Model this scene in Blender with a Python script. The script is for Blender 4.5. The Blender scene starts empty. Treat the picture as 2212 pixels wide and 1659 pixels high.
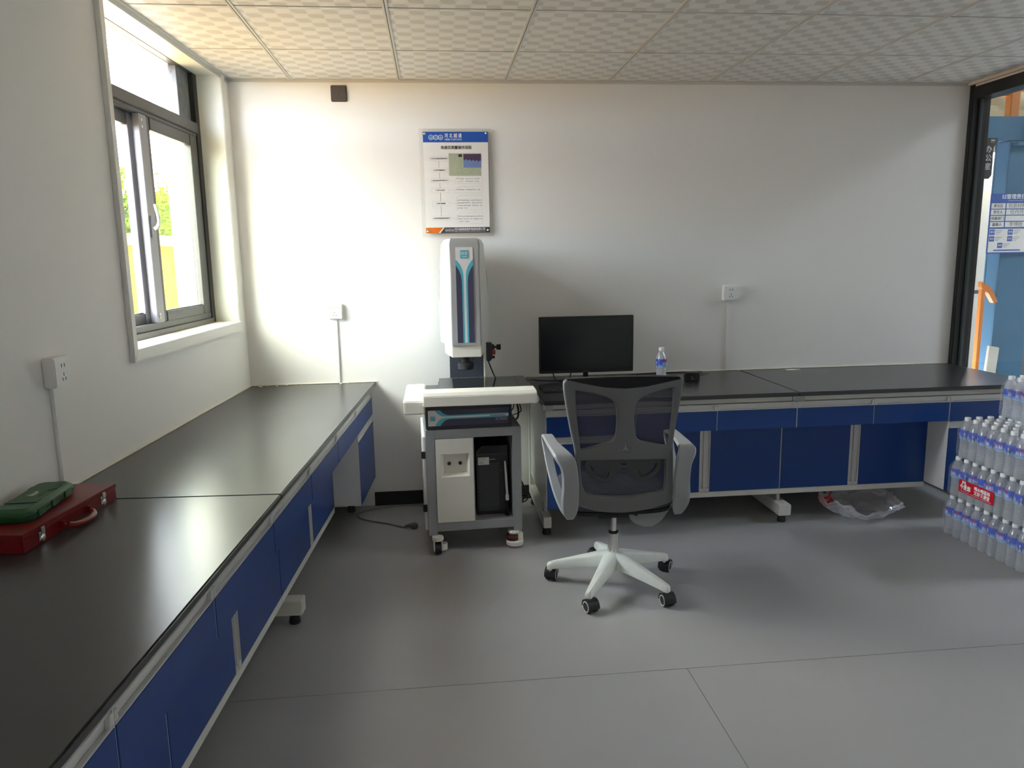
import bpy, bmesh, math, random
from mathutils import Vector, Matrix, noise
random.seed(7)
SC = bpy.context.scene
COL = SC.collection
PI = math.pi
def R(d): return math.radians(d)

# ------------------------------------------------------------------ camera
F_PX = 1612.77
cam_d = bpy.data.cameras.new('camera'); cam = bpy.data.objects.new('camera', cam_d); COL.objects.link(cam)
cam_d.sensor_width = 36.0; cam_d.lens = F_PX / 2212 * 36.0; cam_d.clip_start = 0.05; cam_d.clip_end = 300
_rt = Vector((0.9946301, -0.10213575, -0.01671062)); _up = Vector((0.03360909, 0.16604911, 0.98554458)); _fw = Vector((0.09788455, 0.98081394, -0.16859014))
_m = Matrix((( _rt.x, _up.x, -_fw.x, 1.1021788), (_rt.y, _up.y, -_fw.y, -4.47794315), (_rt.z, _up.z, -_fw.z, 1.49914989), (0, 0, 0, 1)))
cam.matrix_world = _m
SC.camera = cam

# ------------------------------------------------------------------ world, sun, exposure
SKY_STRENGTH = 1.0
w = bpy.data.worlds.new('sky'); SC.world = w; w.use_nodes = True
nt = w.node_tree; nt.nodes.clear()
def N(t, kind, **kw):
    n = t.nodes.new(kind)
    for k, v in kw.items(): setattr(n, k, v)
    return n
_o = N(nt, 'ShaderNodeOutputWorld'); _b = N(nt, 'ShaderNodeBackground'); _tc = N(nt, 'ShaderNodeTexCoord'); _nz = N(nt, 'ShaderNodeTexNoise'); _cr = N(nt, 'ShaderNodeValToRGB')
_nz.inputs['Scale'].default_value = 3.2; _nz.inputs['Detail'].default_value = 6; _nz.inputs['Roughness'].default_value = 0.55
_cr.color_ramp.elements[0].position = 0.36; _cr.color_ramp.elements[0].color = (0.50, 0.64, 0.84, 1)
_cr.color_ramp.elements[1].position = 0.56; _cr.color_ramp.elements[1].color = (0.93, 0.92, 0.935, 1)
nt.links.new(_tc.outputs['Generated'], _nz.inputs['Vector']); nt.links.new(_nz.outputs['Fac'], _cr.inputs['Fac'])
nt.links.new(_cr.outputs['Color'], _b.inputs['Color']); nt.links.new(_b.outputs['Background'], _o.inputs['Surface'])
_b.inputs['Strength'].default_value = SKY_STRENGTH
sun_d = bpy.data.lights.new('sun', 'SUN'); sun_d.energy = 0.6; sun_d.angle = R(0.6); sun_d.color = (1, 0.95, 0.86)
sun = bpy.data.objects.new('sun', sun_d); COL.objects.link(sun)
sun.rotation_euler = Vector((-0.36, 0.44, -0.82)).to_track_quat('-Z', 'Y').to_euler()
def portal(t, wd):                                                    # marks a window for sampling; adds no light of its own
    d = bpy.data.lights.new('window_portal', 'AREA'); d.shape = 'RECTANGLE'; d.size = wd; d.size_y = 1.36; d.cycles.is_portal = True
    o = bpy.data.objects.new('window_portal', d); COL.objects.link(o); al = 0.0614
    o.location = (-math.sin(al) * t - math.cos(al) * 0.235, -math.cos(al) * t + math.sin(al) * 0.235, 1.825)
    o.rotation_euler = Vector((math.cos(al), -math.sin(al), 0)).to_track_quat('-Z', 'Y').to_euler()
portal(0.775, 1.36); portal(5.735, 0.40)  # the latter covers the added window opening behind the camera
d = bpy.data.lights.new('added_skylight_portal', 'AREA'); d.shape = 'RECTANGLE'; d.size = 2.6; d.size_y = 1.6; d.cycles.is_portal = True  # sampling portal for the added, unseen skylight in the hall roof
o = bpy.data.objects.new('added_skylight_portal', d); COL.objects.link(o); o.location = (9.3, -2.2, 4.7)
vs = SC.view_settings
SC.display_settings.display_device = 'sRGB'
vs.view_transform = 'Standard'; vs.look = 'None'; vs.gamma = 1; vs.use_curve_mapping = False
vs.exposure = 5.5
SC.cycles.transparent_max_bounces = 20
SC.cycles.max_bounces = 10; SC.cycles.diffuse_bounces = 6; SC.cycles.glossy_bounces = 5; SC.cycles.transmission_bounces = 8
SC.cycles.sample_clamp_indirect = 6.0
SC.cycles.caustics_reflective = False; SC.cycles.caustics_refractive = False

# ------------------------------------------------------------------ materials
MATS = {}
def mat(name, col, rough=0.5, metal=0.0, spec=0.5, var=0.0, vscale=6.0, bump=0.0, bscale=60.0, coat=0.0):
    if name in MATS: return MATS[name]
    m = bpy.data.materials.new(name); m.use_nodes = True; t = m.node_tree; p = t.nodes['Principled BSDF']
    c = (col[0], col[1], col[2], 1)
    p.inputs['Base Color'].default_value = c; p.inputs['Roughness'].default_value = rough; p.inputs['Metallic'].default_value = metal
    p.inputs['Specular IOR Level'].default_value = spec; p.inputs['Coat Weight'].default_value = coat
    if var > 0 or bump > 0:
        tc = N(t, 'ShaderNodeTexCoord')
    if var > 0:
        n = N(t, 'ShaderNodeTexNoise'); n.inputs['Scale'].default_value = vscale; n.inputs['Detail'].default_value = 5
        mx = N(t, 'ShaderNodeMix', data_type='RGBA')
        mx.inputs['A'].default_value = tuple(x * (1 - var) for x in col) + (1,); mx.inputs['B'].default_value = tuple(min(1, x * (1 + var)) for x in col) + (1,)
        t.links.new(tc.outputs['Object'], n.inputs['Vector']); t.links.new(n.outputs['Fac'], mx.inputs['Factor']); t.links.new(mx.outputs['Result'], p.inputs['Base Color'])
    if bump > 0:
        n2 = N(t, 'ShaderNodeTexNoise'); n2.inputs['Scale'].default_value = bscale; n2.inputs['Detail'].default_value = 3
        b = N(t, 'ShaderNodeBump'); b.inputs['Strength'].default_value = bump; b.inputs['Distance'].default_value = 0.002
        t.links.new(tc.outputs['Object'], n2.inputs['Vector']); t.links.new(n2.outputs['Fac'], b.inputs['Height']); t.links.new(b.outputs['Normal'], p.inputs['Normal'])
    MATS[name] = m
    return m
def film(name, tint, body, fac, rough=0.12, ior=1.45):
    """thin clear plastic: transparent, a little milky, with a Fresnel gloss"""
    if name in MATS: return MATS[name]
    m = bpy.data.materials.new(name); m.use_nodes = True; t = m.node_tree; t.nodes.clear()
    o = N(t, 'ShaderNodeOutputMaterial'); tr = N(t, 'ShaderNodeBsdfTransparent'); df = N(t, 'ShaderNodeBsdfDiffuse'); tl = N(t, 'ShaderNodeBsdfTranslucent'); gl = N(t, 'ShaderNodeBsdfGlossy')
    tr.inputs['Color'].default_value = tuple(tint) + (1,); df.inputs['Color'].default_value = tuple(body) + (1,); tl.inputs['Color'].default_value = tuple(body) + (1,)
    gl.inputs['Roughness'].default_value = rough
    a = N(t, 'ShaderNodeMixShader'); a.inputs[0].default_value = 0.5
    b = N(t, 'ShaderNodeMixShader'); b.inputs[0].default_value = fac
    c = N(t, 'ShaderNodeMixShader'); lwt = N(t, 'ShaderNodeLayerWeight'); lwt.inputs['Blend'].default_value = 0.5
    pw = N(t, 'ShaderNodeMath', operation='POWER'); pw.inputs[1].default_value = 5.0; f0 = ((ior - 1) / (ior + 1)) ** 2
    fr = N(t, 'ShaderNodeMath', operation='MULTIPLY_ADD'); fr.inputs[1].default_value = 1 - f0; fr.inputs[2].default_value = f0   # Schlick, the same from both sides
    t.links.new(lwt.outputs['Facing'], pw.inputs[0]); t.links.new(pw.outputs[0], fr.inputs[0])
    t.links.new(df.outputs[0], a.inputs[1]); t.links.new(tl.outputs[0], a.inputs[2])
    t.links.new(tr.outputs[0], b.inputs[1]); t.links.new(a.outputs[0], b.inputs[2])
    t.links.new(fr.outputs[0], c.inputs[0]); t.links.new(b.outputs[0], c.inputs[1]); t.links.new(gl.outputs[0], c.inputs[2])
    t.links.new(c.outputs[0], o.inputs['Surface'])
    MATS[name] = m
    return m
def mesh_fabric(name, col, cover, freq):
    """woven mesh: fine horizontal threads with open gaps between them"""
    m = bpy.data.materials.new(name); m.use_nodes = True; t = m.node_tree; t.nodes.clear()
    o = N(t, 'ShaderNodeOutputMaterial'); tr = N(t, 'ShaderNodeBsdfTransparent'); p = N(t, 'ShaderNodeBsdfPrincipled'); mx = N(t, 'ShaderNodeMixShader')
    p.inputs['Base Color'].default_value = tuple(col) + (1,); p.inputs['Roughness'].default_value = 0.8
    tc = N(t, 'ShaderNodeTexCoord'); wv = N(t, 'ShaderNodeTexWave'); wv.bands_direction = 'Z'; wv.inputs['Scale'].default_value = freq; wv.inputs['Distortion'].default_value = 0.3
    mr = N(t, 'ShaderNodeMapRange'); mr.inputs['To Min'].default_value = cover - 0.14; mr.inputs['To Max'].default_value = min(1.0, cover + 0.14)
    t.links.new(tc.outputs['Object'], wv.inputs['Vector']); t.links.new(wv.outputs['Fac'], mr.inputs['Value']); t.links.new(mr.outputs['Result'], mx.inputs[0])
    t.links.new(tr.outputs[0], mx.inputs[1]); t.links.new(p.outputs[0], mx.inputs[2]); t.links.new(mx.outputs[0], o.inputs['Surface'])
    MATS[name] = m
    return m
def tile_mat():
    """ceiling tile print: staggered pale ovals and darker leaves"""
    m = bpy.data.materials.new('ceiling_tile_print'); m.use_nodes = True; t = m.node_tree; p = t.nodes['Principled BSDF']
    p.inputs['Roughness'].default_value = 0.55
    tc = N(t, 'ShaderNodeTexCoord'); sp = N(t, 'ShaderNodeSeparateXYZ'); t.links.new(tc.outputs['Object'], sp.inputs[0])
    def math_(op, a, b=None):
        n = N(t, 'ShaderNodeMath', operation=op)
        for i, v in enumerate((a, b)):
            if v is None: continue
            if isinstance(v, (int, float)): n.inputs[i].default_value = v
            else: t.links.new(v, n.inputs[i])
        return n.outputs[0]
    PX, PY = 0.125, 0.12
    xs_ = math_('SUBTRACT', sp.outputs[0], math_('MULTIPLY', 0.0, sp.outputs[1]))
    def oval(ox, oy, rx, ry, pw, sh):
        fx = math_('SUBTRACT', math_('FRACT', math_('ADD', math_('DIVIDE', xs_, PX), 100 + ox)), 0.5)
        fy = math_('SUBTRACT', math_('FRACT', math_('ADD', math_('DIVIDE', sp.outputs[1], PY), 100 + oy)), 0.5)
        fx = math_('ADD', fx, math_('MULTIPLY', fy, sh))
        a = math_('POWER', math_('ABSOLUTE', math_('DIVIDE', fx, rx)), pw); b = math_('POWER', math_('ABSOLUTE', math_('DIVIDE', fy, ry)), pw)
        return math_('LESS_THAN', math_('ADD', a, b), 1.0)
    light = math_('MAXIMUM', oval(0, 0, 0.27, 0.225, 2.0, 0.25), oval(0.5, 0.5, 0.27, 0.225, 2.0, 0.25))
    dark = math_('MAXIMUM', oval(0.5, 0, 0.245, 0.215, 2.8, -0.25), oval(0, 0.5, 0.245, 0.215, 2.8, -0.25))
    m1 = N(t, 'ShaderNodeMix', data_type='RGBA'); m1.inputs['A'].default_value = (0.74, 0.73, 0.71, 1); m1.inputs['B'].default_value = (0.80, 0.79, 0.77, 1)
    t.links.new(light, m1.inputs['Factor'])
    m2 = N(t, 'ShaderNodeMix', data_type='RGBA'); m2.inputs['B'].default_value = (0.62, 0.61, 0.59, 1)
    t.links.new(dark, m2.inputs['Factor']); t.links.new(m1.outputs['Result'], m2.inputs['A'])
    t.links.new(m2.outputs['Result'], p.inputs['Base Color'])
    MATS['tile'] = m
    return m
WALL = mat('wall_paint', (0.83, 0.818, 0.79), 0.6, var=0.02, vscale=2.0, bump=0.05, bscale=180)
FLOOR = mat('floor_vinyl', (0.36, 0.352, 0.348), 0.34, var=0.10, vscale=1.6, bump=0.04, bscale=300)
TILE = tile_mat()
GRID = mat('grid_metal', (0.62, 0.61, 0.58), 0.4)
GRIDD = mat('grid_groove_and_shade', (0.20, 0.20, 0.19), 0.6)
WHITE = mat('white_laminate', (0.78, 0.77, 0.73), 0.35, var=0.03, vscale=9)
STEELW = mat('white_powder_coat', (0.74, 0.72, 0.65), 0.4, var=0.04, vscale=12)
BLUE = mat('blue_laminate', (0.009, 0.050, 0.235), 0.33, var=0.05, vscale=4)
ALU = mat('aluminium', (0.72, 0.71, 0.68), 0.38, 0.35)
TOP = mat('black_worktop', (0.034, 0.034, 0.035), 0.28, spec=0.7, var=0.2, vscale=3, bump=0.05, bscale=400)
BLACK = mat('black_plastic', (0.012, 0.012, 0.013), 0.4)
BLACKM = mat('black_matte', (0.018, 0.018, 0.019), 0.7)
DARK = mat('dark_frame', (0.085, 0.087, 0.092), 0.42, var=0.1, vscale=20)
FRAMEB = mat('black_frame', (0.012, 0.012, 0.011), 0.35)
LAV = mat('grey_aluminium_sash', (0.27, 0.27, 0.30), 0.4, 0.2)
RUBBER = mat('rubber', (0.02, 0.02, 0.02), 0.6)
CHROME = mat('chrome', (0.75, 0.74, 0.72), 0.16, 1.0)
CREAM = mat('cream_paint', (0.80, 0.77, 0.68), 0.4, var=0.03, vscale=8)
GREY = mat('grey_paint', (0.30, 0.305, 0.31), 0.42, var=0.06, vscale=14)
GREYL = mat('light_grey_paint', (0.50, 0.50, 0.49), 0.4)
GLASS = film('window_glass', (0.97, 0.985, 0.98), (0.9, 0.9, 0.9), 0.003, 0.0, 1.5)
GLASSG = film('green_tinted_glass', (0.90, 0.92, 0.82), (0.85, 0.9, 0.7), 0.004, 0.0, 1.5)
CLEAR = film('clear_acrylic', (0.97, 0.97, 0.96), (0.95, 0.95, 0.93), 0.10, 0.03, 1.49)
PAPER = mat('white_print', (0.82, 0.81, 0.79), 0.45)
CAULK = mat('sealant', (0.80, 0.77, 0.66), 0.6, var=0.08, vscale=30)

# ------------------------------------------------------------------ mesh helpers
class M:
    def __init__(s): s.v = []; s.f = []
    def box(s, x0, x1, y0, y1, z0, z1):
        b = len(s.v)
        s.v += [(x0, y0, z0), (x1, y0, z0), (x1, y1, z0), (x0, y1, z0), (x0, y0, z1), (x1, y0, z1), (x1, y1, z1), (x0, y1, z1)]
        s.f += [tuple(b + i for i in q) for q in ((0, 3, 2, 1), (4, 5, 6, 7), (0, 1, 5, 4), (1, 2, 6, 5), (2, 3, 7, 6), (3, 0, 4, 7))]
        return s
    def rings(s, rings, cap=True, loop=False):
        b = len(s.v); n = len(rings[0])
        for r in rings: s.v += [tuple(p) for p in r]
        k = len(rings)
        for i in range(k if loop else k - 1):
            j = (i + 1) % k
            for a in range(n):
                c = (a + 1) % n
                s.f.append((b + i * n + a, b + i * n + c, b + j * n + c, b + j * n + a))
        if cap and not loop:
            s.f.append(tuple(b + a for a in reversed(range(n)))); s.f.append(tuple(b + (k - 1) * n + a for a in range(n)))
        return s
    def tube(s, pts, r, n=8, cap=True):
        pts = [Vector(p) for p in pts]; rr = r if isinstance(r, (list, tuple)) else [r] * len(pts)
        rings = []; prev = None
        for i, p in enumerate(pts):
            d = (pts[min(i + 1, len(pts) - 1)] - pts[max(i - 1, 0)]).normalized()
            if prev is None:
                a = d.orthogonal().normalized()
            else:
                a = (prev - d * prev.dot(d)); a = a.normalized() if a.length > 1e-6 else d.orthogonal().normalized()
            prev = a; b2 = d.cross(a)
            rings.append([p + (a * math.cos(2 * PI * k / n) + b2 * math.sin(2 * PI * k / n)) * rr[i] for k in range(n)])
        return s.rings(rings, cap)
    def lathe(s, prof, n=24, c=(0, 0, 0), cap=True):
        return s.rings([[(c[0] + r * math.cos(2 * PI * k / n), c[1] + r * math.sin(2 * PI * k / n), c[2] + z) for k in range(n)] for r, z in prof], cap)
    def prism(s, poly, axis, a, b):
        def P(p, h): return {'x': (h, p[0], p[1]), 'y': (p[0], h, p[1]), 'z': (p[0], p[1], h)}[axis]
        return s.rings([[P(p, a) for p in poly], [P(p, b) for p in poly]])
    def grid(s, fn, nu, nv):
        b = len(s.v)
        for j in range(nv + 1):
            for i in range(nu + 1): s.v.append(tuple(fn(i / nu, j / nv)))
        for j in range(nv):
            for i in range(nu):
                a = b + j * (nu + 1) + i
                s.f.append((a, a + 1, a + nu + 2, a + nu + 1))
        return s
    def poly(s, pts):
        b = len(s.v); s.v += [tuple(p) for p in pts]; s.f.append(tuple(range(b, b + len(pts)))); return s
    def add(s, me, mtx=None):
        b = len(s.v)
        s.v += [tuple((mtx @ v.co) if mtx else v.co) for v in me.vertices]; s.f += [tuple(b + i for i in p.vertices) for p in me.polygons]
        return s
    def mesh(s, name, m, bevel=0.0, smooth=35, seg=2, recalc=True):
        me = bpy.data.meshes.new(name); me.from_pydata(s.v, [], s.f); me.update()
        bm = bmesh.new(); bm.from_mesh(me)
        if recalc: bmesh.ops.recalc_face_normals(bm, faces=bm.faces)
        if bevel > 0:
            es = [e for e in bm.edges if len(e.link_faces) == 2 and e.calc_face_angle(0) > R(28)]
            bmesh.ops.bevel(bm, geom=es, offset=bevel, segments=seg, affect='EDGES', clamp_overlap=True)
        bm.to_mesh(me); bm.free()
        if smooth:
            for p in me.polygons: p.use_smooth = True
            me.set_sharp_from_angle(angle=R(smooth))
        me.materials.append(m)
        return me
    def build(s, name, m, parent=None, loc=(0, 0, 0), rot=(0, 0, 0), **kw):
        return obj(name, s.mesh(name, m, **kw), parent, loc, rot)
def obj(name, me, parent=None, loc=(0, 0, 0), rot=(0, 0, 0)):
    o = bpy.data.objects.new(name, me); COL.objects.link(o); o.parent = parent; o.location = loc; o.rotation_euler = rot
    return o
def tag(o, label, cat, group=None, kind=None):
    o['label'] = label; o['category'] = cat
    if group: o['group'] = group
    if kind: o['kind'] = kind
    return o
def thing(name, label, cat, loc=(0, 0, 0), rz=0.0, group=None):
    o = bpy.data.objects.new(name, None); COL.objects.link(o); o.empty_display_size = 0.05
    o.location = loc; o.rotation_euler = (0, 0, rz)
    return tag(o, label, cat, group)
def struct(name, m3, m, label=None, **kw):
    o = m3.build(name, m, **kw); o['kind'] = 'structure'
    if label: o['label'] = label
    return o
def copy_tree(o, parent=None):
    c = o.copy(); COL.objects.link(c); c.parent = parent
    for ch in list(o.children): copy_tree(ch, c)
    return c
def smooth_poly(pts, k=5):
    out = []; n = len(pts)
    for i in range(n):
        p0, p1, p2, p3 = [Vector(pts[(i + d) % n]) for d in (-1, 0, 1, 2)]
        for j in range(k):
            t = j / k
            out.append(tuple(0.5 * ((2 * p1) + (p2 - p0) * t + (2 * p0 - 5 * p1 + 4 * p2 - p3) * t * t + (3 * p1 - p0 - 3 * p2 + p3) * t ** 3)))
    return out
def smooth_path(pts, k=6):
    out = []; n = len(pts)
    for i in range(n - 1):
        p0, p1, p2, p3 = [Vector(pts[min(max(i + d, 0), n - 1)]) for d in (-1, 0, 1, 2)]
        for j in range(k):
            t = j / k
            out.append(0.5 * ((2 * p1) + (p2 - p0) * t + (2 * p0 - 5 * p1 + 4 * p2 - p3) * t * t + (3 * p1 - p0 - 3 * p2 + p3) * t ** 3))
    out.append(Vector(pts[-1]))
    return out
def plate(outer, holes, depth, bevel=0.0, res=1):
    """flat shape with holes in the local XY plane, extruded along Z from 0 to depth; returns a temporary mesh"""
    cu = bpy.data.curves.new('tmp', 'CURVE'); cu.dimensions = '2D'; cu.fill_mode = 'BOTH'; cu.extrude = depth / 2 - bevel; cu.bevel_depth = bevel; cu.bevel_resolution = res
    for pts in [outer] + list(holes):
        sp = cu.splines.new('POLY'); sp.points.add(len(pts) - 1); sp.use_cyclic_u = True
        for q, p in zip(sp.points, pts): q.co = (p[0], p[1], 0, 1)
    o = bpy.data.objects.new('tmp', cu)
    me = bpy.data.meshes.new_from_object(o)
    bpy.data.objects.remove(o); bpy.data.curves.remove(cu)
    for v in me.vertices: v.co.z += depth / 2
    return me
def text_mesh(s, size, bold=0.0, depth=0.0006, align='CENTER', width=None):
    cu = bpy.data.curves.new('tmp', 'FONT'); cu.body = s; cu.size = size; cu.align_x = align; cu.align_y = 'CENTER'; cu.extrude = depth / 2; cu.resolution_u = 2
    o = bpy.data.objects.new('tmp', cu)
    me = bpy.data.meshes.new_from_object(o)
    bpy.data.objects.remove(o); bpy.data.curves.remove(cu)
    if width and len(me.vertices):
        xs = [v.co.x for v in me.vertices]; k = width / max(1e-6, max(xs) - min(xs))
        for v in me.vertices: v.co.x *= k
    return me
def T(right, up, pos):
    r = Vector(right); u = Vector(up); n = r.cross(u)
    return Matrix(((r.x, u.x, n.x, pos[0]), (r.y, u.y, n.y, pos[1]), (r.z, u.z, n.z, pos[2]), (0, 0, 0, 1)))
def text(name, s, size, mtx, m, parent, bold=0.0, align='CENTER', width=None):
    me = text_mesh(s, size, 0, 0.0006, align, width); m3 = M()
    for k, (dx, dy) in enumerate(((0, 0),) if bold <= 0 else ((-1, 0), (1, 0), (0, 1), (0, -1))):      # bold: the strokes doubled
        m3.add(me, mtx @ Matrix.Translation((dx * bold * .6, dy * bold * .6, 0.00002 * k)))
    return m3.build(name, m, parent, smooth=0, recalc=False)
FRONT = lambda x, y, z: T((1, 0, 0), (0, 0, 1), (x, y, z))      # faces -Y

# ------------------------------------------------------------------ frames of reference
AL = 0.0614; CA, SA = math.cos(AL), math.sin(AL)
H = 2.490; WX = 4.385; HC = 0.770
def Lp(u, t, z): return Vector((-SA * t + CA * u, -CA * t - SA * u, z))   # u from the left wall, t along it from the far corner
ROTL = PI / 2 - AL                                                    # local x = -t, local y = -u
class Frame:
    def __init__(s, o, rz): s.o = Vector(o); s.rz = rz; s.m = Matrix.Translation(s.o) @ Matrix.Rotation(rz, 4, 'Z')
    def p(s, x, y, z): return s.m @ Vector((x, y, z))
FL = Frame((0, 0, 0), ROTL); FR = Frame((0, 0, 0), 0)
def inL(m3):                                                        # (u,t,z) coordinates -> world
    m3.v = [tuple(Lp(*p)) for p in m3.v]; return m3
YF = -6.3                                                           # wall behind the camera

# ------------------------------------------------------------------ room shell
fl = struct('floor', M().box(-0.75, 4.75, YF - 0.1, 0.1, -0.12, -0.003), mat('floor_screed', (0.05, 0.05, 0.05), 0.9), 'dark grey vinyl sheet floor')
for x0, x1, y0, y1 in ((-0.7, 4.72, -2.031, 0.06), (-0.7, 1.972, YF, -2.0335), (1.9745, 4.72, YF, -2.0335)):
    M().box(x0, x1, y0, y1, -0.003, 0.0).build('floor_sheet', FLOOR, fl, smooth=0)
struct('wall_back', M().box(-0.3, 4.42, 0, 0.10, -0.12, H + 0.25), WALL, 'off white painted wall behind the machine')
WT0, WT1, WZ0, WZ1 = 0.125, 1.425, 1.163, 2.486
W2A, W2B = 5.55, 5.92                                                # unseen narrower window, added behind the camera to brighten the room
lw = M().box(-0.24, 0, -0.15, WT0, -0.12, H + 0.25).box(-0.24, 0, WT1, W2A, -0.12, H + 0.25).box(-0.24, 0, W2B, 6.5, -0.12, H + 0.25).box(-0.24, 0, W2A, W2B, -0.12, WZ0).box(-0.24, 0, W2A, W2B, WZ1, H + 0.25).box(-0.24, 0, WT0, WT1, -0.12, WZ0).box(-0.24, 0, WT0, WT1, WZ1, H + 0.25)
wl = struct('wall_left', inL(lw), WALL, 'off white painted wall with the window')
# wall behind the camera
fw_ = M().box(-0.9, 4.72, YF - 0.2, YF, -0.12, H + 0.25)
struct('wall_front', fw_, WALL)
struct('baseboard_back', M().box(0.69, 4.38, -0.012, 0, 0, 0.085), BLACKM, bevel=0.002)
# roof over the ceiling
def slab(u, x1, y0, y1, z0, z1):                                      # slab whose left edge follows the window wall
    wx = lambda y: (u - SA * (-y)) / CA
    return M().prism([(wx(y0), y0), (x1, y0), (x1, y1), (wx(y1), y1)], 'z', z0, z1)
struct('roof', slab(-0.24, 4.5, YF - 0.3, 0.15, H + 0.25, H + 0.45), mat('roof_concrete', (0.4, 0.4, 0.38), 0.8))

# ceiling: tiles are pieces, bars between them
def wallx(y): return -math.tan(AL) * (-y)                            # x of the left wall at depth y (negative further out)
ce = struct('ceiling', slab(-0.1, 4.5, YF - 0.05, 0.05, H + 0.03, H + 0.06), mat('ceiling_void', (0.25, 0.24, 0.23), 0.9), 'suspended ceiling of printed oval pattern tiles')
GXs = [0.3393 + 0.6 * k for k in range(7)]
GYs = [0, -0.6123, -1.2384, -1.86, -2.48, -3.1, -3.72, -4.34, -4.96, -5.58, YF]
for j in range(len(GYs) - 1):
    ya, yb = GYs[j], GYs[j + 1]
    for i in range(8):
        if i == 0: xa0, xa1, xb = wallx(ya), wallx(yb), GXs[0]
        else: xa0 = xa1 = GXs[i - 1]; xb = GXs[i] if i < 7 else WX
        ox, oy = (xb - 0.6 if i == 0 else xa0), yb
        g = 0.004
        base = [(xa0 + g - ox, ya - g - oy), (xb - g - ox, ya - g - oy), (xb - g - ox, yb + g - oy), (xa1 + g - ox, yb + g - oy)]
        tl = M().prism(base, 'z', 0.0, 0.014).build('ceiling_tile', TILE, ce, (ox, oy, H), smooth=0, bevel=0.0015, seg=1)
for x in GXs:                                                        # main runners: two lips and a groove
    M().box(x - 0.011, x - 0.002, YF, 0, H - 0.004, H + 0.012).box(x + 0.002, x + 0.011, YF, 0, H - 0.004, H + 0.012).build('grid_runner', GRID, ce, smooth=0)
    M().box(x - 0.002, x + 0.002, YF, 0, H, H + 0.012).build('grid_groove_and_shade', GRIDD, ce, smooth=0)
for y in GYs[1:-1]:
    xs = [wallx(y)] + GXs + [WX]
    for a, b in zip(xs[:-1], xs[1:]):
        M().box(a + 0.011, b - 0.011, y - 0.003, y + 0.003, H - 0.0025, H + 0.012).build('grid_cross_bar', GRID, ce, smooth=0)
        M().box(a + 0.011, b - 0.011, y + 0.003, y + 0.0055, H - 0.0005, H + 0.012).build('grid_groove_and_shade', GRIDD, ce, smooth=0)  # dark strip painted in as the thin shadow beside each cross bar
struct('trim_1', inL(M().box(0.0, 0.022, -0.05, 6.4, H - 0.004, H + 0.01).box(0, 0.004, -0.05, 6.4, H - 0.024, H + 0.01)), mat('trim_silver', (0.60, 0.61, 0.59), 0.3, 0.6), 'silver angle trim along the ceiling edge')
struct('trim_2', M().box(0.02, WX, -0.016, 0, H - 0.002, H + 0.01).box(0.0, WX, -0.003, 0, H - 0.016, H + 0.01), GRID)

# ------------------------------------------------------------------ the window in the left wall (coordinates u,t,z)
wn = thing('window_1', 'grey aluminium sliding window with open view of yellow wall', 'window', Lp(-0.16, 0.775, WZ0), ROTL); wn['kind'] = 'structure'
_wi = (Matrix.Translation(Lp(-0.16, 0.775, WZ0)) @ Matrix.Rotation(ROTL, 4, 'Z')).inverted()
def wpart(name, m3, m, parent=None, **kw):
    m3.v = [tuple(_wi @ Lp(*p)) for p in m3.v]
    return m3.build(name, m, parent or wn, **kw)
TZ0, TZ1 = 2.155, 2.225                                              # transom
wpart('frame', M().box(-0.20, -0.125, WT0, WT0 + 0.055, WZ0, WZ1), FRAMEB, bevel=0.002)
wpart('frame', M().box(-0.20, -0.125, WT1 - 0.05, WT1, WZ0, WZ1), DARK, bevel=0.002)
wpart('frame', M().box(-0.20, -0.115, WT0 + 0.055, WT1 - 0.05, WZ0, WZ0 + 0.028).box(-0.20, -0.13, WT0 + 0.055, WT1 - 0.05, WZ0 + 0.028, WZ0 + 0.058), DARK, bevel=0.002)
wpart('frame', M().box(-0.20, -0.125, WT0 + 0.055, WT1 - 0.05, WZ1 - 0.006, WZ1), DARK, bevel=0.002)
wpart('transom', M().box(-0.20, -0.118, WT0 + 0.055, WT1 - 0.05, TZ0 + 0.018, TZ1).box(-0.20, -0.128, WT0 + 0.055, WT1 - 0.05, TZ0, TZ0 + 0.018), DARK, bevel=0.003)
wpart('side_panel', M().box(-0.17, -0.15, WT0 + 0.055, 0.355, TZ1, WZ1 - 0.006), mat('dusty_grey_panel', (0.17, 0.19, 0.21), 0.55, var=0.5, vscale=25), bevel=0.001)
wpart('glazing_bar', M().box(-0.18, -0.14, 0.345, 0.36, TZ1, WZ1 - 0.006), DARK, bevel=0.002)
wpart('transom_pane', M().box(-0.168, -0.163, 0.36, WT1 - 0.05, TZ1, WZ1 - 0.006), GLASS, smooth=0)
def sash(t0, t1, u, z0, z1, ws, mats, gm):
    a, b, c = mats
    s = wpart('sash', M().box(u - 0.018, u + 0.012, t0, t0 + ws[0], z0, z1), a, bevel=0.002)
    wpart('sash_stile', M().box(u - 0.018, u + 0.012, t1 - ws[1] + 0.04, t1, z0, z1), b, bevel=0.002)
    wpart('sash_stile', M().box(u - 0.018, u + 0.006, t1 - ws[1], t1 - ws[1] + 0.04, z0, z1), c, bevel=0.002)
    wpart('sash_rail', M().box(u - 0.016, u + 0.010, t0 + ws[0], t1 - ws[1], z0, z0 + 0.046).box(u - 0.012, u + 0.002, t0 + ws[0], t1 - ws[1], z0 + 0.046, z0 + 0.052), c, bevel=0.0015)
    wpart('sash_rail', M().box(u - 0.016, u + 0.010, t0 + ws[0], t1 - ws[1], z1 - 0.055, z1), c, bevel=0.002)
    wpart('pane', M().box(u - 0.008, u - 0.003, t0 + ws[0] - 0.004, t1 - ws[1] + 0.004, z0 + 0.04, z1 - 0.045), gm, smooth=0)
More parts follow.
